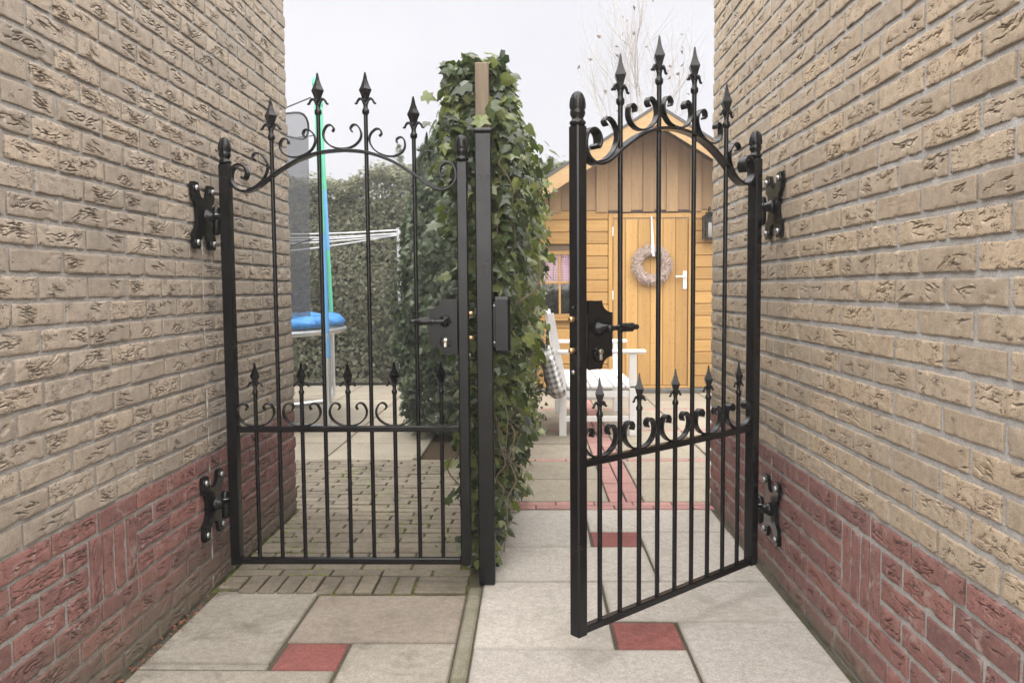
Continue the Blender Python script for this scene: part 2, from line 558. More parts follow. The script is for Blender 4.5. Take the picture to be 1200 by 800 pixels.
# brick paving behind the left gate
def clinker(x0, x1, y0, y1):
    slab(brickpav, x0, x1, y0, y1, M_clinker, 'paving_brick', 0.0032, 0.05, random.uniform(0.002, 0.008), 0.004,
         random.uniform(-.014, .014))
clinker(-1.226, -1.135, 2.968, 3.034); clinker(-1.226, -1.14, 3.038, 3.104)
for k in range(9):
    x = -1.132 + k * 0.0745
    clinker(x, x + 0.0735, 2.925, 3.104)
clinker(-0.458, -0.254, 2.930, 2.99); clinker(-0.458, -0.254, 2.994, 3.05); clinker(-0.458, -0.254, 3.054, 3.104)
for r in range(31):
    y0 = 3.108 + r * 0.0702
    xl = -1.226 if y0 < 4.05 else -2.0
    x = xl - (0.103 if r % 2 else 0.0) + random.uniform(-.008, .008)
    while x < -0.26:
        a, b = max(x, xl), min(x + 0.205, -0.25)
        if b - a > 0.05:
            clinker(a, b, y0, y0 + 0.0695)
        x += 0.206

# terrace on the right: slabs, red paver bands
def redpaver(x0, x1, y0, y1):
    slab(terrace, x0, x1, y0, y1, M_redpav, 'red_paver', 0.0025, 0.05, random.uniform(-.001, .003), 0.003)
for row in range(2):
    x = -0.19 - 0.1 * row
    while x < 2.6:
        redpaver(max(x, -.19), x + 0.205, 4.086 + row * .07, 4.154 + row * .07); x += 0.206
bands = [4.228, 5.30, 6.42, 7.55, 8.70]
for i in range(4):
    ya, yb = bands[i], bands[i + 1] - .07
    ym = (ya + yb) / 2
    x = -0.19 - 0.1 * (i % 2)
    while x < 2.6 and i < 3:
        redpaver(max(x, -.19), x + 0.205, yb + .002, yb + .068); x += 0.206
    for y0, y1 in ((ya, ym - .002), (ym + .002, yb)):
        for x0, x1 in ((-.19, .41), (.60, 1.19), (1.194, 1.80), (1.804, 2.6)):
            slab(terrace, x0, x1, y0, y1, M_slab_g)
    y = ya
    while y < yb - 0.03:
        for x0, x1 in ((.413, .503), (.507, .597)):
            redpaver(x0, x1, y, min(y + 0.197, yb)); 
        y += 0.2
# rear patio behind the brick paving
y = 5.288
k = 0
while y < 9.4:
    y1 = y + 0.60
    x = -0.804
    while x > -4.2:
        slab(patio, x - 0.62, x - .003, y, y1 - .003, M_slab_g)
        x -= 0.62
    y = y1; k += 1
# concrete kerb along the flower bed
for k in range(4):
    m = MB().box((-.025, -.495, -.08), (.025, .495, 0.012), .006)
    m.build('edging', M_edge, patio, loc=(-.79, 5.79 + k, 0))

# ------------------------------------------------------------------ brick buildings either side
def brick_mesh(name, L, H, D, nx, nz, seed, rough=1.0):
    """one hand-moulded brick: centre at origin, face towards -y, creased clay folds in the face"""
    rg = np.random.default_rng(seed)
    xs, zs = np.linspace(-L / 2, L / 2, nx + 1), np.linspace(-H / 2, H / 2, nz + 1)
    X, Z = np.meshgrid(xs, zs)
    d = np.zeros_like(X)
    # rounded uneven arrises
    ex = np.minimum(X + L / 2, L / 2 - X); ez = np.minimum(Z + H / 2, H / 2 - Z)
    d -= 0.0010 * np.exp(-(ex / 0.0018) ** 2) + 0.0010 * np.exp(-(ez / 0.0012) ** 2)
    for _ in range(int(rg.integers(1, 5))):     # knocked arrises
        cx, cz = rg.uniform(-.5, .5) * L, rg.choice([-.5, .5]) * H
        d -= rg.uniform(.002, .006) * np.exp(-((X - cx) / rg.uniform(.004, .014)) ** 2 - ((Z - cz) / rg.uniform(.003, .007)) ** 2)
    for _ in range(5):
        kx, kz, ph = rg.uniform(10, 70), rg.uniform(-70, 70), rg.uniform(0, 6.28)
        d += 0.0004 * rough * np.sin(kx * X + kz * Z + ph)
    # clusters of slits where the clay folded over itself when it was thrown in the mould
    ncl = int(rg.choice([0, 1, 1, 2, 2, 2, 3]))
    for _c in range(ncl):
        cx0, cz0 = rg.uniform(-.34, .34) * L, rg.uniform(-.12, .22) * H
        ang0 = rg.normal(0, .20)
        for _ in range(int(rg.integers(3, 9) * rough + .5)):
            cx, cz = cx0 + rg.normal(0, .020), np.clip(cz0 + rg.normal(0, .009), -.36 * H, .38 * H)
            ln = rg.uniform(0.010, 0.060)
            ang = ang0 + rg.normal(0, .16)
            wav, ph = rg.uniform(0.0006, 0.0024), rg.uniform(0, 6.28)
            u = (X - cx) * cos(ang) + (Z - cz) * sin(ang)
            w = -(X - cx) * sin(ang) + (Z - cz) * cos(ang) + wav * np.sin(u * 170 + ph) + wav * .5 * np.sin(u * 420 + ph * 2)
            env = np.clip(1.0 - (np.abs(u) / (ln / 2)) ** 1.6, 0, 1)
            wd = rg.uniform(0.0007, 0.0018) * (0.4 + .6 * env)
            d -= rg.uniform(0.010, 0.022) * env ** .4 * np.exp(-(w / wd) ** 4)
            d += 0.0010 * env * np.exp(-((w - 2.6 * wd) / (1.8 * wd)) ** 2)
    for _ in range(3):      # shallow dents and drag marks
        cx, cz, a1 = rg.uniform(-.5, .5) * L, rg.uniform(-.5, .5) * H, rg.uniform(-.5, .5)
        u = (X - cx) * cos(a1) + (Z - cz) * sin(a1); w = -(X - cx) * sin(a1) + (Z - cz) * cos(a1)
        d -= .0016 * rough * np.exp(-(u / .018) ** 2 - (w / .005) ** 2)
    Xj = X + np.where((ex < 1e-6), 1, 0) * rg.normal(0, .0008, X.shape)
    Zj = Z + np.where((ez < 1e-6), 1, 0) * (rg.normal(0, .0007, X.shape) + 0.0010 * np.sin(X * rg.uniform(20, 60) + rg.uniform(0, 6)))
    V = np.stack([Xj, -d - 0.0, Zj], axis=-1).reshape(-1, 3)
    F = []
    w = nx + 1
    for j in range(nz):
        for i in range(nx):
            F.append((j * w + i, j * w + i + 1, (j + 1) * w + i + 1, (j + 1) * w + i))
    # back corners, sides
    n0 = len(V)
    B = [(-L / 2, D, -H / 2), (L / 2, D, -H / 2), (L / 2, D, H / 2), (-L / 2, D, H / 2)]
    V = np.vstack([V, B])
    bot = list(range(0, w)); top = [nz * w + i for i in range(w)]
    lef = [j * w for j in range(nz + 1)]; rig = [j * w + nx for j in range(nz + 1)]
    F.append(tuple(bot[::-1] + [n0, n0 + 1]))
    F.append(tuple(top + [n0 + 2, n0 + 3]))
    F.append(tuple(lef + [n0 + 3, n0]))
    F.append(tuple(rig[::-1] + [n0 + 1, n0 + 2]))
    F.append((n0, n0 + 3, n0 + 2, n0 + 1))
    return V, F

def to_mesh(name, V, F):
    me = bpy.data.meshes.new(name)
    me.from_pydata([tuple(p) for p in V], [], F)
    me.update()
    # keep triangles only where the face is creased
    tmp = bpy.data.objects.new('tmp', me)
    COL.objects.link(tmp)
    md = tmp.modifiers.new('d', 'DECIMATE')
    md.ratio = .30
    ev = tmp.evaluated_get(bpy.context.evaluated_depsgraph_get())
    out = bpy.data.meshes.new_from_object(ev)
    out.name = name
    bpy.data.objects.remove(tmp)
    bpy.data.meshes.remove(me)
    out.polygons.foreach_set('use_smooth', [abs(pl.normal.y) > .12 for pl in out.polygons])
    return out

def brick_wall(side, bld, Xw, face, pitch, joint, blen, y_a, y_b, nrows, nred, up_y, phase, mortar):
    """Xw: brick face plane; face +1 when it looks towards +x"""
    rot = (0, 0, pi / 2 if face > 0 else -pi / 2)
    wall = MB().box((min(Xw - face * .0065, Xw - face * .22), y_a + .004, -.05), (max(Xw - face * .0065, Xw - face * .22), y_b - .004, nrows * pitch + .005), 0).build('wall', mortar, bld)
    H = pitch - joint
    L = blen - joint
    NV = 18
    hi, lo = {}, {}
    sizes = {'full': L, 'half': (blen / 2 - joint), 'half2': blen * .62, 'upright': 3 * pitch - joint}
    def meshes(kind, length, height, i):
        key = (kind, i)
        if key not in hi:
            s = 1000 * (side == 'right') + i * 17 + hash(len(kind)) % 97 + int(length * 1000)
            rg = 1.0 if side == 'left' else 0.75
            nx = max(6, int(length / .0034))
            hi[key] = brick_mesh('brick', length, height, .07, nx, max(12, int(height / .00115)), s, rg)
            lo[key] = brick_mesh('brick', length, height, .07, max(4, nx // 6), 4, s, rg * .5)
        return hi[key], lo[key]
    shared = {}
    items = []   # (score, kind, length, height, variant, y, z, upright, red)
    for r in range(nrows):
        z = r * pitch + joint * .5 + H / 2
        red = r < nred
        y = y_a - blen + ((phase + (blen / 2 if r % 2 else 0)) - y_a) % blen
        cells = []
        while y < y_b:
            cells.append([y + joint / 2, y + blen - joint / 2]); y += blen
        out = [(max(a, y_a + .001), min(b, y_b - .001)) for a, b in cells]
        if nred - 4 <= r <= nred - 2:      # courses beside the uprights start again from them, half or whole brick first
            out = []
            first = L if r == nred - 3 else blen / 2 - joint
            y, ln_ = up_y[1] + joint * .6, first
            while y < y_b:
                out.append((y, min(y + ln_, y_b - .001))); y += ln_ + joint; ln_ = L
            y, ln_ = up_y[0] - joint * .6, first
            while y > y_a:
                out.append((max(y - ln_, y_a + .001), y)); y -= ln_ + joint; ln_ = L
        out = [c for c in out if c[1] - c[0] > .02]
        for p, q in out:
            items.append((p, q, z, H, False, red))
    if up_y:
        uh = 3 * pitch - joint
        uz = (nred - 4) * pitch + joint * .5 + uh / 2
        uw = (up_y[1] - up_y[0]) / 4
        for k in range(4):
            items.append((up_y[0] + k * uw + .0085, up_y[0] + (k + 1) * uw - .0085, uz, uh, True, True))
    # what shows largest in the photograph: near the camera and inside the frame
    scored = []
    for it in items:
        yc, zc = (it[0] + it[1]) / 2, it[2]
        u = abs(Xw) * 930 / max(yc, .01)
        v = (zc - 1.15) * 930 / max(yc, .01)
        vis = yc > 0.3 and u < 640 and -480 < v < 350
        scored.append((math.sqrt((it[1] - it[0]) * it[3]) * 10 * u / max(yc, .1) if vis else -yc, it))
    scored.sort(key=lambda t: -t[0])
    merged = {True: [], False: []}
    for n, (sc, it) in enumerate(scored):
        p, q, z, h, up, red = it
        ln = q - p
        std = abs(ln - L) < .002 and not up
        var = random.randrange(NV)
        rr = 'red' if red else 'yellow'
        dx = random.uniform(-.0025, .0018)
        X = Xw + face * dx
        if n < 300:
            if std:
                key = (rr, var)
                if key not in shared:
                    shared[key] = to_mesh('brick', *meshes('full', L, H, var)[0])
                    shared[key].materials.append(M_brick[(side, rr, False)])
                me = shared[key]
            elif up:
                var = random.randrange(4)
                key = ('up', var)
                if key not in shared:
                    shared[key] = to_mesh('brick', *meshes('upright', h, q - p, var)[0])
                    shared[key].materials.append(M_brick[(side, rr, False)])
                me = shared[key]
            else:
                lq = round(ln, 3)
                key = (rr, 'cut', lq)
                if key not in shared:
                    shared[key] = to_mesh('brick', *meshes('cut%g' % lq, ln, H, 0)[0])
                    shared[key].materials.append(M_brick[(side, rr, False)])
                me = shared[key]
            tilt = random.uniform(-.006, .006)
            rt = (0, pi / 2 + tilt, rot[2]) if up else (0, tilt + (pi if std and random.random() < .5 else 0), rot[2])
            link('brick', me, None, wall, loc=(X, (p + q) / 2, z), rot=rt)
        else:
            if std:
                V, F = meshes('full', L, H, var)[1]
            else:
                V, F = meshes('cut%g' % round(ln, 3), ln, H, 0)[1]
            merged[red].append((V, F, (X, (p + q) / 2, z)))
    c, s = cos(rot[2]), sin(rot[2])
    for red, lst in merged.items():
        if not lst:
            continue
        Vs, Fs, Ts, n = [], [], [], 0
        for V, F, o in lst:
            Q = np.stack([c * V[:, 0] - s * V[:, 1] + o[0], s * V[:, 0] + c * V[:, 1] + o[1], V[:, 2] + o[2]], axis=1)
            Vs.append(Q); Fs += [tuple(i + n for i in q) for q in F]; n += len(V)
            Ts += [random.random()] * len(V)
        me = bpy.data.meshes.new('far_bricks')
        me.from_pydata(np.vstack(Vs).tolist(), [], Fs)
        at = me.attributes.new('tint', 'FLOAT', 'POINT')
        at.data.foreach_set('value', np.array(Ts, np.float32))
        me.update()
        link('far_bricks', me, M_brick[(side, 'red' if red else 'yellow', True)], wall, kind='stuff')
    return wall

M_render = simple('grey_render', (0.38, 0.36, 0.33), 0.9, 0, 3, 0.15, 0.4, 60)
M_roofedge = simple('roof_felt', (0.07, 0.07, 0.07), 0.9, 0, 20, 0.2, 0.5, 120)
def building(label, side, Xw, face, y_b, pitch, joint, blen, nrows, nred, up_y, phase, mortar):
    b = empty('brick_building', label, 'building')
    wl = brick_wall(side, b, Xw, face, pitch, joint, blen, -0.6, y_b, nrows, nred, up_y, phase, mortar)
    top = nrows * pitch
    xi, xo = Xw - face * .221, Xw - face * 4.2
    MB().box((min(xi, xo), -0.59, -.05), (max(xi, xo), y_b - .012, top), 0).build('house_body', M_render, b)
    xa, xb = Xw + face * .03, Xw - face * 4.25
    MB().box((min(xa, xb), -0.66, top + .008), (max(xa, xb), y_b + .05, top + .14), .01).build('roof_edge', M_roofedge, b)
    return b, wl
bl, wl_left = building('long buff brick building with red plinth on the left of the passage', 'left', -1.232, 1, 4.06,
              .0664, .0135, .2200, 43, 8, (2.13, 2.40), 1.858 - .0058, M_mortar_l)
br, wl_right = building('buff brick building with pale wide joints on the right of the passage', 'right', 0.942, -1, 4.20,
              .0733, .0175, .2480, 39, 7, (2.14, 2.41), 1.716, M_mortar_r)
# ragged lime run left in an old joint beside each gate
def lime_mat():
    g = NT('lime_run')
    P = g.pos()
    n = g.noise(g.mapv(P, (1, 1, .35)), 45, 5, 0.75)
    tr = g.n('BsdfTransparent')
    mx = g.n('MixShader')
    g.set(mx.inputs[0], g.ramp(n, [(0.50, (0, 0, 0)), (0.58, (1, 1, 1))]))
    g.t.links.new(tr.outputs[0], mx.inputs[1]); g.t.links.new(g.b.outputs[0], mx.inputs[2])
    g.t.links.new(mx.outputs[0], g.out.inputs[0])
    return g.fin((0.62, 0.60, 0.55), 0.9)
M_lime = lime_mat()
def lime(par, X, y, z0, z1, w):
    m = MB()
    zs = np.linspace(z0, z1, 40)
    rg = np.random.default_rng(int(z1 * 100))
    dy = np.cumsum(rg.normal(0, .0012, 40))
    V = []
    for z, d in zip(zs, dy):
        ww = w * rg.uniform(.4, 1.2)
        V += [(X, y + d - ww, z), (X, y + d + ww, z)]
    m.add(V, [(2 * i, 2 * i + 1, 2 * i + 3, 2 * i + 2) for i in range(39)])
    m.build('lime_run', M_lime, par)
lime(wl_left, -1.2265, 2.945, 0.02, 1.62, .006)
lime(wl_right, 0.9365, 3.10, 0.15, 2.5, .006)

# ------------------------------------------------------------------ gates
def spear(mb, x, z, k=1.0, y=0.0):
    """spear head with collar and two curled leaves; z is the collar"""
    T = Vector((x, y, z))
    mb.lathe([(.0085 * k, -.014 * k), (.0135 * k, -.007 * k), (.0135 * k, .004 * k), (.009 * k, .010 * k), (.0085 * k, .024 * k), (.0105 * k, .03 * k)], 10, T)
    prof = [(.0095, .03), (.0125, .045), (.016, .058), (.0235, .076), (.0235, .079), (.0155, .095), (.0085, .115), (.0045, .135), (.0030, .142)]
    mb.lathe([(r * k, zz * k) for r, zz in prof], 4, T, smooth=False)
    for s in (-1, 1):
        pts = spline([(0.004 * s, .026), (.010 * s, .040), (.020 * s, .046), (.029 * s, .038), (.033 * s, .029), (.040 * s, .029)], 4)
        rr = [k * (0.0064 * (1 - .45 * i / len(pts))) for i in range(len(pts))]
        mb.tube([T + Vector((px * k, 0, pz * k)) for px, pz in pts], rr, 6)
    for s in (-1, 1):
        pts = [(0, .004 * s, .026), (0, .011 * s, .040), (0, .018 * s, .043), (0, .023 * s, .036)]
        mb.tube([T + Vector(p) * k for p in pts], [.004 * k, .0045 * k, .004 * k, .003 * k], 6)

def acorn(mb, x, z, k=1.0, y=0.0):
    T = Vector((x, y, z))
    prof = [(.020, 0), (.024, .004), (.024, .010), (.019, .014), (.0165, .020), (.020, .026), (.0225, .032), (.0225, .040),
            (.0205, .043), (.0225, .048), (.0225, .060), (.0205, .075), (.0155, .088), (.008, .096), (.002, .099)]
    mb.lathe([(r * k, zz * k) for r, zz in prof], 16, T)
    for i in range(10):   # raised ribs on the cap
        th = 2 * pi * i / 10
        pts = [T + Vector((r * k * cos(th), r * k * sin(th), zz * k)) for r, zz in ((.0225, .048), (.0230, .060), (.0208, .075), (.0158, .088), (.008, .096))]
        mb.tube(pts, [.0016 * k, .0022 * k, .0022 * k, .0018 * k, .001 * k], 4)

USCROLL = [(-.037, .064), (-.0315, .076), (-.040, .088), (-.052, .089), (-.063, .080), (-.0715, .058), (-.066, .034), (-.045, .013), (-.02, .0035), (0, .002)]
def uscroll(mb, x, z, tilt=0.0, w=.022, k=1.0, half=None):
    pts = spline(USCROLL, 5)
    full = pts + [(-a, b) for a, b in pts[::-1][1:]]
    if half == -1:
        full = pts
    if half == 1:
        full = [(-a, b) for a, b in pts]
    c, s = cos(tilt), sin(tilt)
    mb.strap([(x + k * (a * c - b * s), z + k * (a * s + b * c)) for a, b in full], .0055, w)

def gate_full(label, loc, rotz, Wd):
    g = empty('garden_gate', label, 'gate', loc, rotz, 'pair of wrought iron gates')
    xc, st, sp = Wd / 2, .020, Wd / 10
    k = Wd / .894
    for nm, x in (('hinge_stile', 0.0), ('lock_stile', Wd)):
        o = MB().box((x - st, -st, .090), (x + st, st, 1.625), .004).build(nm, M_black, g)
        f = MB(); acorn(f, x, 1.626)
        f.build('acorn_finial', M_black, o)
    MB().box((st, -.0125, .092), (Wd - st, .0125, .116), .003).build('bottom_rail', M_black, g)
    MB().box((st, -.0125, .608), (Wd - st, .0125, .630), .003).build('middle_rail', M_black, g)
    for x in (st, Wd - st):                    # weld beads
        s = -1 if x > xc else 1
        m = MB()
        for z in (.118, .632, .609):
            m.tube([(x + .002 * s, -.012, z), (x + .002 * s, .012, z)], .004, 6)
        m.build('weld_bead', M_black, g)
    # nine bars: five short with spears on the middle rail, four tall through the arch
    for i in range(1, 10):
        x = xc + (i - 5) * sp
        mb = MB()
        mb.tube([(x, 0, .114), (x, 0, .610)], .0078, 10)
        if i % 2 == 1:
            mb.tube([(x, 0, .628), (x, 0, .754)], .0078, 10)
            spear(mb, x, .762, .80)
        else:
            tip = 1.957 if i in (4, 6) else 1.866
            mb.tube([(x, 0, .628), (x, 0, tip - .150)], .0078, 10)
            spear(mb, x, tip - .142, 1.0)
        mb.build('bar', M_black, g)
    for i in (1, 3, 5, 7, 9):
        m = MB(); uscroll(m, xc + (i - 5) * sp, .629, 0, .022, k)
        m.build('scroll', M_black, g)
    half = [(0, 1.672), (.0894, 1.663), (.18, 1.632), (.268, 1.579), (.32, 1.540), (.365, 1.522), (.400, 1.530),
            (.4215, 1.556), (.4235, 1.590), (.411, 1.615), (.388, 1.6225), (.369, 1.611), (.363, 1.588), (.372, 1.570), (.383, 1.577)]
    hs = spline([(a * k, b) for a, b in half], 5)
    path = [(xc - a, b) for a, b in hs[::-1]] + [(xc + a, b) for a, b in hs[1:]]
    MB().strap(path, .0095, .036).build('arch', M_black, g)
    m = MB(); uscroll(m, xc, 1.676, 0, .022, k); m.build('scroll', M_black, g)
    for s in (-1, 1):
        m = MB(); uscroll(m, xc + s * .150 * k, 1.652, -s * .36, .022, k * .96); m.build('scroll', M_black, g)
        pts = [(.331, 1.640), (.341, 1.651), (.333, 1.663), (.317, 1.664), (.299, 1.652), (.285, 1.628), (.287, 1.598), (.304, 1.566), (.335, 1.540), (.365, 1.530)]
        pp = spline(pts, 5)
        MB().strap([(xc + s * a * k, b) for a, b in pp], .0055, .022).build('scroll', M_black, g)
    # lock: case, plates on both faces, lever handles, cylinder, bolts
    lk = MB().box((Wd - .122, -.016, .945), (Wd - .021, .016, 1.072), .004).build('lock_case', M_black, g)
    x1, x0 = Wd - .023, Wd - .128
    cv = [(.046, .0), (.043, .013), (.035, .024), (.022, .032), (.008, .036), (.0, .036)]
    out = [(x1, .905)] + [(x0 + a, .905 + b) for a, b in cv] + [(x0, 1.112 - .036)] + [(x0 + a, 1.112 - b) for a, b in cv[::-1]][1:] + [(x1, 1.112)]
    for s in (-1, 1):
        m = MB(); m.prism(out, .005 * s, Matrix.Translation((0, .0165 * s, 0)))
        pl = m.build('lock_plate', M_black, lk, fix=True)
        hx, hz = Wd - .068, 1.030
        ym = .0215 * s
        m = MB()
        Mr = Matrix.Translation((hx, ym, hz)) @ Matrix.Rotation(-s * pi / 2, 4, 'X')
        m.lathe([(.023, 0), (.024, .003), (.019, .006), (.0165, .012), (.012, .014), (.0105, .045), (.0105, .050)], 16, M=Mr)
        for q in range(12):
            th = 2 * pi * q / 12
            m.tube([(hx + .024 * cos(th), ym + .001 * s, hz + .024 * sin(th)), (hx + .024 * cos(th), ym + .006 * s, hz + .024 * sin(th))], .0042, 6)
        y2 = ym + .044 * s
        prof = [(.010, 0), (.0085, .012), (.0070, .030), (.0075, .040), (.0110, .044), (.0080, .050), (.0100, .062), (.0130, .078), (.0125, .095), (.0095, .112), (.0075, .120), (.009, .126), (.007, .132)]
        Ml = Matrix.Translation((hx + .006, y2, hz)) @ Matrix.Rotation(-pi / 2, 4, 'Y')
        m.lathe(prof, 12, M=Ml)
        for q in range(7):   # twisted grip ridges
            pr = Ml @ Vector((0, 0, .058 + q * .008))
            m.tube([pr + Vector((-.003, .0125 * cos(a), .0125 * sin(a))) * 1 + Vector((.0012 * a, 0, 0)) for a in np.linspace(0, 2 * pi, 13)], .0016, 5)
        m.build('handle', M_black, lk)
        m = MB()
        cz = .952
        Mr = Matrix.Translation((hx, ym, cz)) @ Matrix.Rotation(-s * pi / 2, 4, 'X')
        m.lathe([(.023, 0), (.023, .003), (.018, .006), (.016, .006)], 16, M=Mr)
        for q in range(12):
            th = 2 * pi * q / 12
            m.tube([(hx + .022 * cos(th), ym + .001 * s, cz + .022 * sin(th)), (hx + .022 * cos(th), ym + .006 * s, cz + .022 * sin(th))], .004, 6)
        m.build('keyhole_rose', M_black, lk)
        m = MB()
        Mr = Matrix.Translation((hx, ym + .005 * s, cz + .006)) @ Matrix.Rotation(-s * pi / 2, 4, 'X')
        m.lathe([(.0086, 0), (.0086, .006), (.0075, .0068), (.001, .0068)], 14, M=Mr)
        m.box((hx - .005, min(ym, ym + .011 * s), cz - .019), (hx + .005, max(ym, ym + .011 * s), cz), .001)
        m.build('lock_cylinder', M_nickel, lk)
    for z in (1.058, .965):
        m = MB().lathe([(.009, 0), (.0095, .004), (.0085, .012), (.006, .016), (.001, .017)], 12, M=Matrix.Translation((Wd + .020, 0, z)) @ Matrix.Rotation(pi / 2, 4, 'Y'))
        m.build('latch_bolt', M_brass, lk)
    m = MB()
    for z, mt in ((1.09, M_black), (.90, M_steel)):
        MB().lathe([(.007, 0), (.007, .003), (.004, .006), (.001, .0065)], 10, M=Matrix.Translation((Wd + .020, 0, z)) @ Matrix.Rotation(pi / 2, 4, 'Y')).build('screw', mt, lk)
    return g
gate_full('closed left black wrought iron gate with arched top in front of brick paving', (-1.152, 3.0, 0), 0.0, .894)
rg_ = math.atan2(2.37 - 3.0, .138 - .832)
gate_full('open right black wrought iron gate swung towards the viewer before the wooden shed', (.832, 3.0, 0), rg_, math.hypot(.63, .694))

# centre post with its strike box
pc = empty('gate_post', 'square black steel gate post between the two gates', 'post', (-.180, 3.045, 0))
MB().box((-.031, -.031, 0), (.031, .031, 1.735), .004).build('shaft', M_black, pc)
MB().box((-.036, -.036, 1.7355), (.036, .036, 1.752), .006).build('cap', M_black, pc)
sb = MB().box((.0315, -.025, .905), (.098, .020, 1.120), .010).build('strike_box', M_black, pc)
MB().box((.034, -.0275, .93), (.040, -.0255, 1.10), 0).build('strike_plate', M_black, sb)
m = MB()
for z in (.945, 1.085):
    m.lathe([(.005, 0), (.005, .002), (.001, .003)], 8, M=Matrix.Translation((.037, -.0275, z)) @ Matrix.Rotation(pi / 2, 4, 'X'))
m.build('screw', M_steel, sb)

# wall hinges: four-armed plates with pintle and barrel
def hinge(label, X, face, y, z, dirx):
    h = link('wall_hinge', None, None, bl if face > 0 else br, loc=(X, y, z))
    q = [(.058, .0), (.060, .026), (.071, .046), (.090, .058), (.097, .080), (.096, .112), (.088, .121), (.050, .121), (.042, .110), (.038, .090), (.026, .072), (.0, .066)]
    top = q[:-1] + [(0, .066)] + [(-a, b) for a, b in q[:-1][::-1]]
    outline = top[:-1] + [(-.058, 0)] + [(a, -b) for a, b in [(-a2, b2) for a2, b2 in q[1:-1]]] + [(0, -.066)] + [(a, -b) for a, b in q[1:-1][::-1]]
    # outline in (y,z): rotate prism so its depth runs along face
    Mx = Matrix.Rotation(pi / 2 if face > 0 else -pi / 2, 4, 'Z')
    m = MB(); m.prism(outline, -.014, Mx)
    m.build('plate', M_black, h, fix=True)
    for sy in (-1, 1):
        for sz in (-1, 1):
            b = MB()
            Mr = Matrix.Translation((face * .0142, sy * .073, sz * .098)) @ Matrix.Rotation(face * pi / 2, 4, 'Y')
            b.lathe([(.0115, 0), (.0115, .004), (.0095, .0085), (.005, .0105), (.001, .011)], 10, M=Mr)
            b.build('bolt', M_steel, h)
    b = MB()
    b.lathe([(.026, 0), (.026, .012), (.019, .016), (.019, .024), (.0145, .027), (.0145, .034)], 14, M=Matrix.Translation((face * .0142, 0, 0)) @ Matrix.Rotation(face * pi / 2, 4, 'Y'))
    ex = face * .036
    b.tube([(ex, 0, 0), (ex + face * .004, .02, 0), (ex + face * .024, .052, 0)], .0115, 8)
    b.build('pintle', M_black, h)
    b = MB()
    b.lathe([(.004, -.055), (.012, -.050), (.0145, -.042), (.0145, .042), (.012, .050), (.004, .055)], 12, (ex + face * .006, .036, -.012))
    b.lathe([(.0155, -.004), (.0155, .004)], 12, (ex + face * .006, .036, -.014))
    b.build('barrel', M_black, h)
    MB().lathe([(.0152, -.002), (.0158, -.001), (.0158, .001), (.0152, .002)], 12, (ex + face * .006, .036, .012)).build('washer', M_steel, h)
    return h
hinge('upper black hinge plate bolted to the left brick wall', -1.2285, 1, 2.950, 1.425, 1)
hinge('lower black hinge plate bolted to the red plinth of the left wall', -1.2285, 1, 2.950, .340, 1)
hinge('upper black hinge plate bolted to the right brick wall', .9385, -1, 3.09, 1.455, -1)
hinge('lower black hinge plate bolted to the red plinth of the right wall', .9385, -1, 3.07, .285, -1)

# ------------------------------------------------------------------ wooden shed
def wood_mat(name, c1, c2, axis, knots=True, grey=0.0, rough=0.62):
    """grain runs along the axis index"""
    g = NT(name)
    P = g.pos()
    r = g.rnd()
    off = g.n('CombineXYZ')
    for i in range(3):
        g.set(off.inputs[i], g.math('MULTIPLY', r, 13.0 + 7 * i))
    Q = g.addv(P, off.outputs[0])
    sc = [26, 26, 26]; sc[axis] = 1.6
    gr = g.noise(g.mapv(Q, tuple(sc)), 1.0, 5, 0.65, 0.6)
    col = g.mix(g.ramp(gr, [(0.3, (0, 0, 0)), (0.7, (1, 1, 1))]), c1, c2)
    col = g.mix(1.0, col, g.ramp(r, [(0, (0.80, 0.78, 0.76)), (1, (1.12, 1.12, 1.12))]), 'MULTIPLY')
    if knots:
        v = g.n('TexVoronoi')
        k = [7, 7, 7]; k[axis] = 3.2
        g.set(v.inputs['Vector'], g.mapv(Q, tuple(k)))
        col = g.mix(g.math('MULTIPLY', g.ramp(v.outputs['Distance'], [(0.09, (1, 1, 1)), (0.18, (0, 0, 0))]), 0.8), col, (0.16, 0.075, 0.03))
    if grey:
        gn = g.noise(P, 2.2, 4, 0.6)
        col = g.mix(g.math('MULTIPLY', gn, grey), col, (0.30, 0.27, 0.24))
    return g.fin(col, rough, g.bump(gr, 0.25, 0.003), spec=0.35)
M_log = wood_mat('golden_log', (0.53, 0.32, 0.115), (0.42, 0.235, 0.075), 0)
M_door = wood_mat('golden_door_board', (0.55, 0.335, 0.12), (0.45, 0.255, 0.082), 2)
M_gable = wood_mat('brown_gable_board', (0.42, 0.265, 0.125), (0.31, 0.185, 0.085), 2, True, 0.2)
M_fascia = wood_mat('tan_fascia', (0.44, 0.30, 0.15), (0.37, 0.235, 0.105), 0)
M_soffit = wood_mat('soffit_board', (0.46, 0.29, 0.14), (0.38, 0.23, 0.10), 1)
M_felt = simple('shingle_felt', (0.09, 0.085, 0.08), 0.9, 0, 30, 0.25, 0.5, 200)
M_inner = simple('dark_panel', (0.16, 0.11, 0.07), 0.9)
M_white = simple('white_paint', (0.80, 0.80, 0.80), 0.45, 0, 30, 0.05)
M_glass = None
def glass_mat():
    g = NT('window_glass')
    gl = g.n('BsdfGlossy'); gl.inputs['Roughness'].default_value = 0.03
    tr = g.n('BsdfTransparent')
    fr = g.n('Fresnel'); fr.inputs[0].default_value = 1.5
    mx = g.n('MixShader')
    g.t.links.new(fr.outputs[0], mx.inputs[0]); g.t.links.new(tr.outputs[0], mx.inputs[1]); g.t.links.new(gl.outputs[0], mx.inputs[2])
    g.t.links.new(mx.outputs[0], g.out.inputs[0])
    return g.m
M_glass = glass_mat()

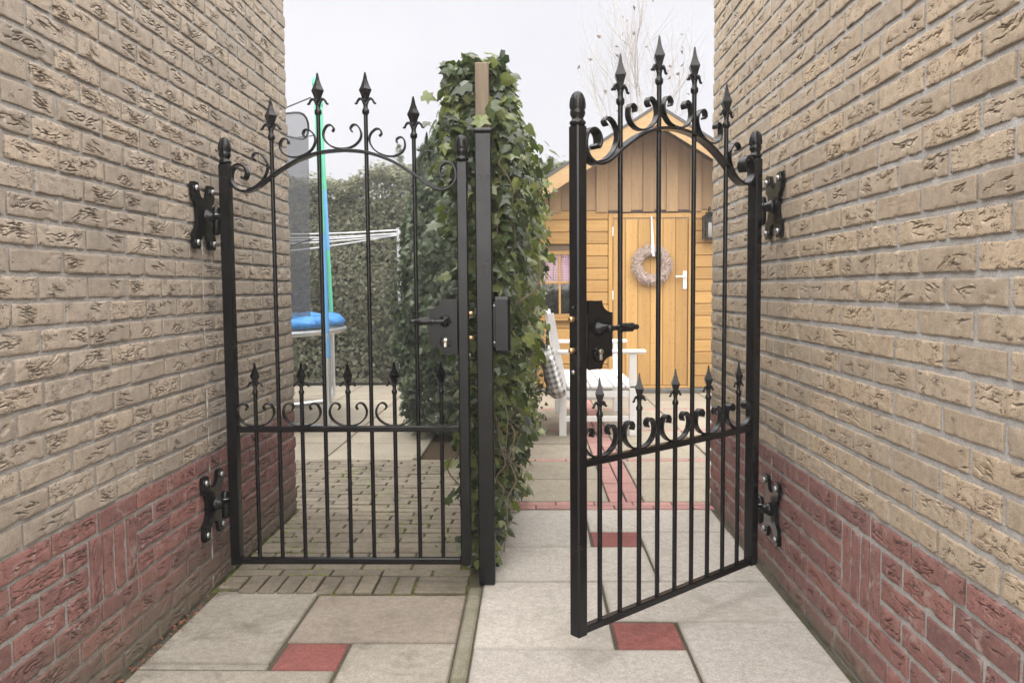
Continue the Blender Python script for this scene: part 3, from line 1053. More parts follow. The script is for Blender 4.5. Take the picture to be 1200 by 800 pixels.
SY = 8.85                 # front wall plane
SX0, SX1, APX = -0.18, 2.80, 1.31
shed = empty('garden_shed', 'golden timber garden shed with gabled roof behind the white bench', 'shed', (0, 0, 0))
WIN = (0.045, 0.58, 0.82, 1.56)
DOOR = (0.852, 1.779, 0.03, 1.965)
body = MB()
def inner(x0, x1, z0, z1):
    body.box((x0, SY + .036, z0), (x1, SY + .05, z1))
inner(SX0, WIN[0], .0, 2.0); inner(WIN[0], WIN[1], 0, WIN[2]); inner(WIN[0], WIN[1], WIN[3], 2.0); inner(WIN[1], DOOR[0], 0, 2.0)
inner(DOOR[0], DOOR[1], DOOR[3], 2.0); inner(DOOR[1], SX1, 0, 2.0)
body.prism([(SX0, 2.001), (SX1, 2.001), (SX1, 2.0 + .02), (APX, 2.90), (SX0, 2.0 + .02)], .012, Matrix.Translation((0, SY + .022, 0)))
body.build('inner_wall', M_inner, shed)
MB().box((SX0, SY + .06, 0), (SX0 + .04, SY + 2.4, 2.05)).build('side_wall', M_log, shed)
MB().box((SX1 - .04, SY + .06, 0), (SX1, SY + 2.4, 2.05)).build('side_wall', M_log, shed)
MB().box((SX0 + .042, SY + 2.36, 0), (SX1 - .042, SY + 2.4, 2.05)).build('rear_wall', M_log, shed)
MB().box((SX0 + .042, SY + .06, .02), (SX1 - .042, SY + 2.35, .05)).build('floor_deck', M_inner, shed)
MB().box((SX0 - .02, SY - .03, -.05), (SX1 + .02, SY + 2.42, .028), .008).build('plinth', concrete_mat('plinth_concrete', (0.26, .25, .24), (0.2, .195, .19)), shed)
# horizontal logs, cut around door and window
LP = .1335
for r in range(15):
    z0, z1 = .034 + r * LP, .034 + (r + 1) * LP - .004
    z1 = min(z1, 2.0)
    zm = (z0 + z1) / 2
    cuts = [(DOOR[0] - .002, DOOR[1] + .002)] if zm < DOOR[3] + .02 else []
    if WIN[2] - .05 < zm < WIN[3] + .02:
        cuts.append((WIN[0] - .002, WIN[1] + .002))
    segs, x = [], SX0
    for a, b in sorted(cuts):
        segs.append((x, a)); x = b
    segs.append((x, SX1))
    for a, b in segs:
        m = MB().box((a, SY, z0), (b, SY + .034, z1), .009)
        m.build('log_board', M_log, shed)
# vertical gable boards, every other one proud
bw = .128
SL = .625
x = SX0
i = 0
while x < SX1 - .01:
    xa, xb = x + .002, min(x + bw - .002, SX1)
    za = 2.004 - (.022 if i % 2 else 0.0)
    yo = -.020 if i % 2 else .0
    def top(xx):
        return 2.93 - abs(xx - APX) * SL
    v = [(xa, za), (xb, za), (xb, top(xb))] + ([(APX, top(APX))] if xa < APX < xb else []) + [(xa, top(xa))]
    m = MB().prism(v, .022, Matrix.Translation((0, SY + yo - .004, 0)))
    m.build('gable_board', M_gable, shed, fix=True)
    x += bw; i += 1
# roof slabs with soffit, fascia boards and purlins
FY = 8.36
RZ = 3.02
for s in (-1, 1):
    ex = 1.78
    ang = math.atan(SL)
    def rp(d, off, y):
        return (APX + s * d, y, RZ - d * SL + off)
    v = [rp(0, -.012, FY + .022), rp(ex, -.012, FY + .022), rp(ex, -.012, 11.5), rp(0, -.012, 11.5),
         rp(0, -.035, FY + .022), rp(ex, -.035, FY + .022), rp(ex, -.035, 11.5), rp(0, -.035, 11.5)]
    F = [(0, 1, 2, 3), (7, 6, 5, 4), (0, 4, 5, 1), (1, 5, 6, 2), (2, 6, 7, 3), (3, 7, 4, 0)]
    MB().add(v, F).build('roof_deck', M_soffit, shed, fix=True)
    v = [rp(0, .020, FY - .01), rp(ex + .03, .020, FY - .01), rp(ex + .03, .020, 11.55), rp(0, .020, 11.55),
         rp(0, -.010, FY - .01), rp(ex + .03, -.010, FY - .01), rp(ex + .03, -.010, 11.55), rp(0, -.010, 11.55)]
    MB().add(v, F).build('roof_covering', M_felt, shed, fix=True)
    m = MB().prism([(APX, RZ - .012), (APX + s * (ex + .02), RZ - .012 - (ex + .02) * SL), (APX + s * (ex + .02), RZ - .190 - (ex + .02) * SL), (APX, RZ - .190)], .020, Matrix.Translation((0, FY, 0)))
    m.build('fascia_board', M_fascia, shed, fix=True)
    for d in (.0, .75, 1.45):
        if d == 0 and s == 1:
            continue
        MB().box((APX + s * d - .03, FY + .024, RZ - d * SL - .175), (APX + s * d + .03, SY + .02, RZ - d * SL - .062), .004).build('purlin', M_soffit, shed)
    # soffit lining boards under the overhang
    for q in range(10):
        d0, d1 = .035 + q * .17, .035 + q * .17 + .165
        v = [rp(d0, -.038, FY + .024), rp(d1, -.038, FY + .024), rp(d1, -.038, SY + .0), rp(d0, -.038, SY + .0),
             rp(d0, -.052, FY + .024), rp(d1, -.052, FY + .024), rp(d1, -.052, SY + .0), rp(d0, -.052, SY + .0)]
        MB().add(v, F).build('soffit_board', M_soffit, shed, fix=True)
# door: frame, six boards, hinges, lever
dr = empty('door', None, None); dr.parent = shed
x0, x1, z0, z1 = DOOR
for a, b, c, d in ((x0, x0 + .045, z0, z1), (x1 - .045, x1, z0, z1), (x0 + .046, x1 - .046, z1 - .05, z1)):
    MB().box((a, SY - .012, c), (b, SY + .034, d), .004).build('door_frame', M_door, dr)
n = 6
wd = (x1 - x0 - .10) / n
for i in range(n):
    a = x0 + .05 + i * wd
    MB().box((a + .0015, SY + .004 + .002 * (i % 2), z0 + .03), (a + wd - .0015, SY + .034, z1 - .053), .005).build('door_board', M_door, dr)
MB().box((x0 + .046, SY - .008, z0 - .0), (x1 - .046, SY + .034, z0 + .026), .003).build('threshold', M_door, dr)
for z in (1.72, 1.02, .35):
    m = MB().tube([(x0 + .048, SY - .012, z), (x0 + .048, SY - .012, z + .10)], .007, 8)
    m.build('door_hinge', M_white, dr)
m = MB().box((1.672, SY - .006, 1.130), (1.716, SY + .003, 1.330), .003)
m.build('handle_plate', M_white, dr)
m = MB().tube([(1.694, SY - .006, 1.268), (1.694, SY - .050, 1.268)], .010, 10)
m.tube([(1.700, SY - .052, 1.268), (1.640, SY - .054, 1.269), (1.585, SY - .050, 1.268)], .0105, 10)
m.build('door_handle', M_white, dr)
# window
wn = empty('window', None, None); wn.parent = shed
x0, x1, z0, z1 = WIN
for a, b, c, d in ((x0, x0 + .04, z0, z1), (x1 - .04, x1, z0, z1), (x0 + .041, x1 - .041, z1 - .04, z1), (x0 + .041, x1 - .041, z0, z0 + .045)):
    MB().box((a, SY - .014, c), (b, SY + .034, d), .004).build('window_frame', M_log, wn)
MB().box((.300, SY + .002, z0 + .046), (.325, SY + .026, z1 - .041), .003).build('muntin', M_log, wn)
for a, b in ((x0 + .041, .299), (.326, x1 - .041)):
    MB().box((a, SY + .002, 1.200), (b, SY + .026, 1.226), .003).build('muntin', M_log, wn)
    for c, d in ((z0 + .046, 1.199), (1.227, z1 - .041)):
        MB().box((a, SY + .012, c), (b, SY + .016, d)).build('pane', M_glass, wn)
MB().box((x0 - .03, SY - .05, z0 - .03), (x1 + .03, SY + .03, z0 - .001), .005).build('window_sill', M_log, wn)

def gingham():
    g = NT('pink_gingham')
    P = g.pos()
    sx, sz = g.sep(P)[0], g.sep(P)[2]
    a = g.math('GREATER_THAN', g.math('FRACT', g.math('MULTIPLY', sx, 36)), 0.5)
    b = g.math('GREATER_THAN', g.math('FRACT', g.math('MULTIPLY', sz, 36)), 0.5)
    f = g.math('MULTIPLY', g.math('ADD', a, b), 0.5)
    return g.fin(g.mix(f, (0.82, 0.60, 0.70), (0.66, 0.24, 0.42)), 0.9, spec=0.1)
M_pink = gingham()
M_pinkdark = simple('pink_trim', (0.62, 0.10, 0.25), 0.9)
cu = empty('curtain', 'pink gingham half curtain with dotted trim behind the shed window', 'curtain', (.31, SY + .045, 1.16))
V, F = [], []
nx = 60
for i in range(nx + 1):
    u = i / nx
    xx = -.22 + .44 * u
    yy = .010 * sin(u * 60) + .004 * sin(u * 23)
    V += [(xx, yy + .012, .05), (xx, yy + .012, .40)]
F = [(2 * i, 2 * i + 2, 2 * i + 3, 2 * i + 1) for i in range(nx)]
MB().add(V, F).build('cloth', M_pink, cu)
m = MB()
for i in range(22):
    m.lathe([(.001, -.009), (.007, -.005), (.007, .005), (.001, .009)], 8, (-.21 + i * .02, .012, .035))
m.build('trim', M_pinkdark, cu)

# wreath on the door
M_chip = simple('wood_chip', (0.40, 0.31, 0.27), 0.85, 0, 60, 0.3)
wr = empty('wreath', 'round wreath of pale wood chips hanging on the shed door', 'wreath', (1.325, SY - .045, 1.400))
m = MB()
rr = random.Random(3)
m.tube([(.168 * cos(t), 0, .168 * sin(t)) for t in np.linspace(0, 2 * pi, 37)], .036, 8, False)
for i in range(360):
    t = rr.uniform(0, 2 * pi); q = rr.uniform(-pi, 0)
    rad = .168 + .048 * cos(q)
    c = Vector((rad * cos(t), .042 * sin(q) * 1.0, rad * sin(t)))
    Mx = Matrix.Translation(c) @ Matrix.Rotation(rr.uniform(0, 6.3), 4, 'Y') @ Matrix.Rotation(rr.uniform(-.6, .6), 4, 'X')
    m.box((-.022, -.004, -.0065), (.022, .004, .0065), 0, Mx)
m.build('chip_ring', M_chip, wr)
M_ribbon = simple('grey_ribbon', (0.62, 0.62, 0.66), 0.6)
m = MB()
m.add([(-.014, -.050, .12), (.020, -.052, .12), (.014, -.035, .30), (.004, .022, .535), (-.010, .022, .535), (-.012, -.03, .30)], [(0, 1, 2, 5), (5, 2, 3, 4)])
m.add([(-.002, -.053, .09), (.024, -.054, .09), (.018, -.052, .14), (-.004, -.051, .14)], [(0, 1, 2, 3)])
m.build('ribbon', M_ribbon, wr)
# wall lantern
ln = empty('wall_lantern', 'black square wall lantern with frosted glass beside the shed door', 'lantern', (1.945, SY - .10, 1.67))
m = MB()
m.box((-.075, -.075, .0), (.075, .075, .014), .003)
m.box((-.075, -.075, .245), (.075, .075, .257), .003)
for sx in (-1, 1):
    for sy in (-1, 1):
        m.box((sx * .066 - .006, sy * .066 - .006, .014), (sx * .066 + .006, sy * .066 + .006, .245), .001)
m.lathe([(.085, .258), (.040, .285), (.022, .292), (.018, .310), (.004, .316)], 4, phase=pi / 4, smooth=False)
m.build('frame', M_black, ln)
m = MB()
m.tube([(0, 0, .31), (0, .0, .335), (0, .02, .352), (0, .06, .345), (0, .096, .30)], .006, 8)
m.box((-.03, .088, .12), (.03, .099, .30), .003)
m.build('bracket', M_black, ln)
m = MB()
for a, b in (((-.06, -.068, .015), (.06, -.065, .244)), ((-.06, .065, .015), (.06, .068, .244)), ((-.068, -.06, .015), (-.065, .06, .244)), ((.065, -.06, .015), (.068, .06, .244))):
    m.box(a, b)
m.build('glass', M_glass, ln)
MB().lathe([(.022, .014), (.022, .17), (.016, .18), (.004, .185)], 12).build('bulb_tube', M_white, ln)

# ------------------------------------------------------------------ bench and bag
bn = empty('garden_bench', 'white slatted wooden garden bench in front of the shed', 'bench', (.50, 6.80, 0))
BX0, BX1, BY0, BY1 = -.29, .31, -.63, .60      # depth along x, front at BX1
for y in (BY0, BY1):
    MB().box((BX1 - .055, y - .026, 0), (BX1, y + .026, .640), .004).build('leg', M_white, bn)
    m = MB()
    v = [(BX0, 0), (BX0 + .055, 0), (BX0 + .055, .42), (BX0 - .04, .96), (BX0 - .095, .95), (BX0, .42)]
    m.prism(v, .052, Matrix.Translation((0, y - .026, 0))).build('leg', M_white, bn, fix=True)
    o = MB().box((BX0 - .02, y - .038, .641), (BX1 + .075, y + .038, .672), .010).build('armrest', M_white, bn)
    MB().box((BX0 + .056, y - .018, .300), (BX1 - .056, y + .018, .350), .003).build('side_rail', M_white, bn)
    MB().box((BX0 + .056, y - .016, .110), (BX1 - .056, y + .016, .152), .003).build('stretcher', M_white, bn)
for k in range(6):
    x = BX0 + .065 + k * .091
    MB().box((x, BY0 - .026, .372), (x + .080, BY1 + .026, .392), .004).build('seat_slat', M_white, bn)
MB().box((BX1 - .045, BY0 + .027, .310), (BX1 - .012, BY1 - .027, .368), .003).build('front_rail', M_white, bn)
MB().box((BX0 + .01, BY0 + .027, .310), (BX0 + .04, BY1 - .027, .368), .003).build('rear_rail', M_white, bn)
tl = Matrix.Translation((BX0 + .02, 0, .42)) @ Matrix.Rotation(-.175, 4, 'Y')
MB().box((-.014, BY0 + .027, .46), (.014, BY1 - .027, .535), .005, tl).build('back_rail', M_white, bn)
MB().box((-.014, BY0 + .027, .06), (.014, BY1 - .027, .11), .004, tl).build('back_rail', M_white, bn)
for k in range(11):
    y = BY0 + .06 + k * .102
    MB().box((-.009, y, .111), (.009, y + .048, .459), .003, tl).build('back_slat', M_white, bn)

def plaid():
    g = NT('grey_plaid')
    P = g.obj()
    s = g.sep(P)
    f1 = g.math('GREATER_THAN', g.math('SINE', g.math('MULTIPLY', s[1], 150)), 0.1)
    f2 = g.math('GREATER_THAN', g.math('SINE', g.math('MULTIPLY', s[2], 150)), 0.1)
    f = g.math('MULTIPLY', g.math('ADD', f1, f2), 0.5)
    f3 = g.math('GREATER_THAN', g.math('SINE', g.math('MULTIPLY', s[0], 150)), 0.1)
    f = g.math('MULTIPLY', g.math('ADD', g.math('ADD', f1, f2), f3), 0.333)
    return g.fin(g.ramp(f, [(0.0, (0.72, 0.71, 0.69)), (0.45, (0.42, 0.41, 0.40)), (1.0, (0.10, 0.10, 0.105))]), 0.9, spec=0.1)
bag = empty('checked_bag', 'grey and white checked bag hanging from the back of the bench', 'bag', (.205, 6.125, .31))
bag.rotation_euler = (0, radians(-16), 0)
V, F = [], []
nu, nv = 28, 18
for j in range(nv + 1):
    ph = -pi / 2 + pi * j / nv
    for i in range(nu):
        th = 2 * pi * i / nu
        cx, sx_ = cos(ph) * cos(th), cos(ph) * sin(th)
        se = lambda t, e: math.copysign(abs(t) ** e, t)
        x = .060 * se(cx, .8) * (1 + .15 * sin(3 * th + ph * 2)); y = .20 * se(sx_, .55); z = .215 * se(sin(ph), .6)
        x *= 1.0 + .6 * max(0, -sin(ph))
        V.append((x + .012 * sin(9 * z * 6 + y * 14), y, z + .215))
for j in range(nv):
    for i in range(nu):
        F.append((j * nu + i, j * nu + (i + 1) % nu, (j + 1) * nu + (i + 1) % nu, (j + 1) * nu + i))
MB().add(V, F, True).build('bag_body', plaid(), bag, fix=True)
m = MB()
for y in (-.1, .1):
    m.tube(spline([(.02, y - .05, .40), (.05, y - .04, .50), (.08, y, .56), (.06, y + .04, .5), (.03, y + .05, .40)], 5), .006, 6)
m.build('strap', simple('black_strap', (.02, .02, .02), .7), bag)

# ------------------------------------------------------------------ trampoline
M_blue = simple('blue_vinyl', (0.05, 0.24, 0.58), 0.38, 0, 18, 0.2, 0.5, 22, 0.03)
M_green = simple('green_foam', (0.10, 0.48, 0.30), 0.6)
M_bluef = simple('blue_foam', (0.13, 0.36, 0.66), 0.6)
M_galv = simple('galvanised_tube', (0.66, 0.68, 0.70), 0.35, 0.7)
def net_mat():
    g = NT('safety_net')
    tr = g.n('BsdfTransparent')
    mx = g.n('MixShader'); mx.inputs[0].default_value = 0.5
    g.t.links.new(tr.outputs[0], mx.inputs[1]); g.t.links.new(g.b.outputs[0], mx.inputs[2])
    g.t.links.new(mx.outputs[0], g.out.inputs[0])
    return g.fin((0.075, 0.08, 0.088), 0.9)
M_net = net_mat()
tc = Vector((-3.06, 6.95, 0))
tp = empty('trampoline', 'round blue edged trampoline with safety net and foam covered poles by the hedge', 'trampoline', tc)
RT = 1.50
ang0 = [math.atan2(6.36 - 6.95, -1.58 + 3.08), math.atan2(8.02 - 6.95, -2.13 + 3.12)]
m = MB()
V, F = [], []
nn = 72
for i in range(nn):
    t = 2 * pi * i / nn
    wv = .012 * sin(t * 17) + .008 * sin(t * 31)
    for r, z in ((RT - .38, .870), (RT - .36, .905 + wv), (RT - .22, .925 + wv), (RT - .14, .905 + wv), (RT - .115, .865), (RT - .14, .835), (RT - .38, .850)):
        V.append((r * cos(t), r * sin(t), z))
for i in range(nn):
    for k in range(7):
        F.append((i * 7 + k, i * 7 + (k + 1) % 7, ((i + 1) % nn) * 7 + (k + 1) % 7, ((i + 1) % nn) * 7 + k))
m.add(V, F, True).build('edge_pad', M_blue, tp, fix=True)
m = MB().lathe([(.001, .86), (RT - .31, .86), (RT - .31, .866), (.001, .866)], 48)
m.build('jumping_mat', simple('black_mat', (.02, .02, .02), .8), tp)
m = MB().tube([((RT - .13) * cos(t), (RT - .13) * sin(t), .800) for t in np.linspace(0, 2 * pi, 49)], .024, 8, False)
m.build('frame_ring', M_galv, tp)
npole = 6
for i in range(npole):
    a = ang0[0] if i == 0 else ang0[1] if i == 1 else ang0[1] + (i - 1) * (2 * pi - (ang0[1] - ang0[0])) / 5
    px, py = RT * cos(a) * 1.0, RT * sin(a)
    top = 2.82 if i == 0 else 3.02
    lean = .022 if i == 0 else .03
    ca, sa = cos(a), sin(a)
    def pt(z, ex=0.0):
        return (px - ca * lean * (z - .8) * 1.2 + ca * ex, py - sa * lean * (z - .8) * 1.2 + sa * ex, z)
    po = MB().tube([pt(.55), pt(top)], .017, 8).build('pole', M_galv, tp)
    cols = [(.60, 1.60, M_bluef), (1.603, top - .05, M_green)] if i == 0 else [(.93, 1.55, M_green), (1.553, 2.15, M_bluef), (2.153, top - .05, M_green)]
    for za, zb, mt in cols:
        MB().tube([pt(za), pt(zb)], .021, 12).build('foam_sleeve', mt, po)
    MB().lathe([(.02, -.05), (.027, -.045), (.030, -.02), (.030, .0), (.022, .02), (.004, .03)], 12, pt(top)).build('pole_cap', M_green, po)
    # leg: upright bending into a foot that runs to the next upright
    tx, ty = -sa, ca
    s = 1 if i % 2 == 0 else -1
    q = spline([(px, py, .80), (px, py, .30), (px, py, .12), (px - ca * .03, py - sa * .03, .045), (px - ca * .12, py - sa * .12, .026), (px - ca * .9, py - sa * .9, .026)], 4)
    MB().tube(q, .022, 8).build('leg', M_galv, tp)
m = MB()
V, F = [], []
RN = 1.07
for i in range(65):
    t = 2 * pi * i / 64
    V += [(RN * cos(t), RN * sin(t), .90), (RN * 1.02 * cos(t), RN * 1.02 * sin(t), 2.62 + .05 * cos(t * 6))]
F = [(2 * i, 2 * i + 2, 2 * i + 3, 2 * i + 1) for i in range(64)]
m.add(V, F, True).build('safety_net', M_net, tp)
m = MB().tube([(RN * 1.02 * cos(t), RN * 1.02 * sin(t), 2.62 + .05 * cos(t * 6)) for t in np.linspace(0, 2 * pi, 65)], .010, 6, False)
for i in range(npole):
    a = ang0[0] if i == 0 else ang0[1] if i == 1 else ang0[1] + (i - 1) * (2 * pi - (ang0[1] - ang0[0])) / 5
    for z in (2.62, 2.15, 1.5):
        m.tube([(RN * 1.02 * cos(a), RN * 1.02 * sin(a), z), (RT * .93 * cos(a), RT * .93 * sin(a), z + .07)], .006, 5)
m.build('net_rope', simple('dark_rope', (.05, .05, .055), .8), tp)

# clothes line
cl = empty('clothes_line', 'white plastic clothes lines strung in front of the hedge', 'clothes line', (-1.5, 8.4, 0))
M_wire = simple('white_cord', (0.78, 0.78, 0.80), 0.5)
for k, (za, zb, ya) in enumerate(((1.77, 1.775, 0), (1.735, 1.74, .12), (1.70, 1.735, .25), (1.665, 1.72, .4), (1.55, 1.72, .55))):
    pts = [(-1.9 + 1.98 * t, ya * (1 - t), za + (zb - za) * t - .03 * sin(pi * t)) for t in np.linspace(0, 1, 12)]
    MB().tube(pts, .0075, 6).build('line', M_wire, cl)
MB().tube([(.10, 0, 0), (.10, 0, 1.80)], .022, 8).build('line_post', M_galv, cl)
MB().tube([(-1.92, .27, 0), (-1.92, .27, 1.80)], .022, 8).build('line_post', M_galv, cl)
MB().tube([(-1.92, -.05, 1.785), (-1.92, .62, 1.785)], .018, 8).build('cross_arm', M_galv, cl)

# ------------------------------------------------------------------ planting
def leaf_mat(name, c1, c2, c3, attr, rough=0.4, trans=0.25, coat=0.0):
    g = NT(name)
    r = g.attr('tint') if attr else g.rnd()
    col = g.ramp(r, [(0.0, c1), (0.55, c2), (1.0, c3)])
    n = g.noise(g.pos(), 55, 3, 0.6)
    col = g.mix(1.0, col, g.ramp(n, [(0.3, (0.8, 0.8, 0.8)), (0.7, (1.15, 1.15, 1.1))]), 'MULTIPLY')
    g.fin(col, rough, g.bump(n, 0.2, 0.003), spec=0.5)
    tl = g.n('BsdfTranslucent')
    g.set(tl.inputs[0], g.mix(1.0, col, (1.3, 1.5, 0.5), 'MULTIPLY'))
    mx = g.n('MixShader'); mx.inputs[0].default_value = trans
    g.t.links.new(g.b.outputs[0], mx.inputs[1]); g.t.links.new(tl.outputs[0], mx.inputs[2])
    g.t.links.new(mx.outputs[0], g.out.inputs[0])
    return g.m
IVC = ((0.020, 0.034, 0.015), (0.080, 0.110, 0.044), (0.22, 0.25, 0.085))
M_ivy = leaf_mat('ivy_leaf', *IVC, False, 0.24)
M_ivym = leaf_mat('ivy_leaf_mass', *IVC, True, 0.26)
M_bark = simple('vine_bark', (0.14, 0.105, 0.07), 0.9, 0, 30, 0.3, 0.5, 90)
# ivy leaf: five lobes, slightly folded along the midrib; stalk at origin, tip along +y, about 1 long
IV = [(0, 0, 0), (.20, -.10, -.02), (.46, .06, -.07), (.30, .30, -.03), (.50, .52, -.09), (.22, .58, -.03), (0, 1.0, -.10),
      (-.22, .58, -.03), (-.50, .52, -.09), (-.30, .30, -.03), (-.46, .06, -.07), (-.20, -.10, -.02), (0, .36, .03)]
IVF = [(12, i, i + 1) for i in range(0, 11)] + [(12, 11, 0)]

def ivy_right(Y, z):
    return -.168 + .042 * (Y - 3.2) + .085 * np.clip(z / 1.6, 0, 1)
def ivy_left(Y, z):
    return -.262 - .085 * np.clip((z - 1.2) / .6, 0, 1) + .02 * (Y - 3.2)
def ivy_top(Y):
    return 1.92 + .055 * (Y - 3.2)
def ivy_points(n, yb=7.0, near=False):
    P, Nn = [], []
    for _ in range(n):
        f = random.random()
        bump = max(-.10, min(.08, random.gauss(0, .045)))
        if near:
            f = f * .42 if random.random() < .8 else f
        if f < .20:        # end facing the gate
            z = random.uniform(.05, 2.05)
            Y = 3.17 + abs(bump) * .8
            x = random.uniform(ivy_left(Y, z), ivy_right(Y, z))
            nrm = (random.gauss(0, .35), -1, random.uniform(.0, .8))
        elif f < .66:      # right flank
            Y = 3.17 + (yb - 3.17) * random.random() ** (2.2 if near else 1.35)
            z = random.uniform(.04, ivy_top(Y))
            x = ivy_right(Y, z) + bump - .02
            x += .045 * sin(Y * 5.1 + z * 3.3) + .04 * sin(z * 9.7 - Y * 4.1) + .02 * sin(z * 23 + Y * 9)
            x -= .07 * max(0, (z - ivy_top(Y) + .2) / .2) ** 2
            nrm = (1, random.gauss(-.45, .45), random.uniform(-.1, .9))
        elif f < .86:      # top
            Y = 3.17 + (yb - 3.17) * random.random() ** 1.5
            x = random.uniform(ivy_left(Y, 2), ivy_right(Y, 2))
            q = (x - ivy_left(Y, 2)) / (ivy_right(Y, 2) - ivy_left(Y, 2)) * 2 - 1
            z = ivy_top(Y) + .10 * (1 - q * q) + bump * 1.3 + .04 * sin(Y * 6 + x * 9)
            nrm = (q * .6 + random.gauss(0, .3), random.gauss(-.5, .4), 1)
        else:              # left flank
            Y = 3.17 + (yb - 3.17) * random.random() ** 1.6
            z = random.uniform(.25, ivy_top(Y))
            x = ivy_left(Y, z) - bump
            nrm = (-1, random.gauss(-.3, .4), random.uniform(0, .8))
        P.append((x, Y, z)); Nn.append(nrm)
    P = np.array(P)
    lim = 2.10 - .25 * np.abs(P[:, 0] + .19) + .05 * (P[:, 1] - 3.2)
    P[:, 2] = np.where(P[:, 2] > lim, lim - RNG.uniform(0, .16, len(P)), P[:, 2])
    return P, np.array(Nn)

ivy = empty('ivy', 'tall ivy growing behind the black gate post', 'ivy', (0, 0, 0))
P, Nn = ivy_points(9000)
rs = RNG.uniform(.034, .072, len(P)) * np.where(P[:, 1] > 4.6, .80, 1.0)
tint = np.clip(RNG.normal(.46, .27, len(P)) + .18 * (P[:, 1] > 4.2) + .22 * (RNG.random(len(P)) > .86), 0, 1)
# deeper layer; shade of the gaps is put into a darker leaf tint
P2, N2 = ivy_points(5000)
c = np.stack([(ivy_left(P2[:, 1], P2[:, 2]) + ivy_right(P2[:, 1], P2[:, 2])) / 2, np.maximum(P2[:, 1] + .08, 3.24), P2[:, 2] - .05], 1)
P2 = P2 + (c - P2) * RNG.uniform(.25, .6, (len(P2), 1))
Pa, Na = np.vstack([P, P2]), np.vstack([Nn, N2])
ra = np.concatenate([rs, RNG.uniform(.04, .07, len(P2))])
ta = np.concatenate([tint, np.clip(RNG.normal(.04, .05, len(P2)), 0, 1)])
Mx = frames(Na + RNG.normal(0, .55, Na.shape), RNG.normal(0, .9, len(Pa)), scale=ra)
HV = [(0, 0, 0), (.22, -.08, -.03), (.40, .14, -.08), (.36, .42, -.06), (.18, .72, -.06), (0, 1.0, -.16), (-.18, .72, -.06), (-.36, .42, -.06), (-.40, .14, -.08), (-.22, -.08, -.03), (0, .40, .05)]
HF = [(10, i, i + 1) for i in range(0, 9)] + [(10, 9, 0)]
pick = RNG.random(len(Pa)) < .45
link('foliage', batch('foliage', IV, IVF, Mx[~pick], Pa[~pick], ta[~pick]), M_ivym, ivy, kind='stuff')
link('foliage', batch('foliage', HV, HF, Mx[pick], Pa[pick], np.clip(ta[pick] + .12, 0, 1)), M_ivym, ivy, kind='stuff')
# the largest near leaves, one by one
Pn, Nn2 = ivy_points(300, 4.6, True)
Nn2 = Nn2 + RNG.normal(0, .45, Nn2.shape)
Pn = Pn + Nn2 / np.linalg.norm(Nn2, axis=1, keepdims=True) * .022
Pn[18:, 1] = np.maximum(Pn[18:, 1], 3.15)
Pn[18:, 0] = np.clip(Pn[18:, 0], -.345, None)
Pn[18:, 2] = np.maximum(Pn[18:, 2], .24 + .1 * RNG.random(282))
Pn[:14] = np.stack([RNG.uniform(-.33, -.08, 14), RNG.uniform(3.14, 3.35, 14), RNG.uniform(2.00, 2.09, 14)], 1)
Pn[14:18] = np.array([[-.235, 3.072, 1.93], [-.150, 3.074, 1.86], [-.185, 3.070, 1.81], [-.225, 3.078, 1.80]])
Nn2[14:18] = np.stack([RNG.normal(0, .3, 4), np.full(4, -1.), RNG.uniform(.2, .8, 4)], 1)
Mn = frames(Nn2, RNG.normal(0, .6, 300), scale=RNG.uniform(.055, .088, 300))
leaf_me = []
for k in range(4):
    v = [(x * (1 + .12 * sin(k * 2.1 + i)), y * (1 + .08 * sin(k + i * 1.7)), z * (1 + .5 * k / 3) + .03 * sin(i * 2.3 + k)) for i, (x, y, z) in enumerate(IV)]
    me = MB().add(v, IVF).mesh('leaf'); me.materials.append(M_ivy); leaf_me.append(me)
for i in range(300):
    o = link('leaf', leaf_me[i % 4], None, ivy)
    M4 = Matrix([list(Mn[i][0]) + [Pn[i][0]], list(Mn[i][1]) + [Pn[i][1]], list(Mn[i][2]) + [Pn[i][2]], [0, 0, 0, 1]])
    o.matrix_local = M4
# woody stems
rv = random.Random(11)
for k in range(48):
    Y = 3.2 + 3.4 * rv.random() ** 1.8
    x = float(ivy_right(Y, .3)) - .02 if k % 3 else rv.uniform(-.24, -.08)
    if k % 3 == 0:
        Y = 3.165
    z = rv.uniform(.02, 1.4)
    pts = [(x, Y, z)]
    dz = rv.uniform(.2, 1)
    for q in range(7):
        z += rv.uniform(.03, .12) * dz; Y += rv.gauss(0, .05); x += rv.gauss(0, .03)
        pts.append((x + .02 * (q % 2), max(Y, 3.15), z))
    MB().tube(spline(pts, 3), rv.uniform(.0015, .0038), 5).build('vine_stem', M_bark, ivy)
# timber post in the ivy, and unseen boards added inside to block light
M_post = wood_mat('weathered_post', (0.28, 0.21, 0.13), (0.13, 0.095, 0.06), 2, True, 0.3)
MB().box((-.026, -.026, -.04), (.026, .026, 2.012), .003).build('wooden_post', M_post, label='weathered square timber post rising out of the ivy', cat='post', loc=(-.186, 3.112, 0))
fe = empty('ivy_occluder', 'unseen boards added inside the ivy to block light', 'occluder', (-.20, 3.2, 0))
for k in range(26):
    MB().box((-.010, .02 + k * .147, .02), (.010, .02 + k * .147 + .142, 1.85), .002).build('occluder_board', M_post, fe, loc=(.006 * k - .002 * (k % 2), 0, 0))

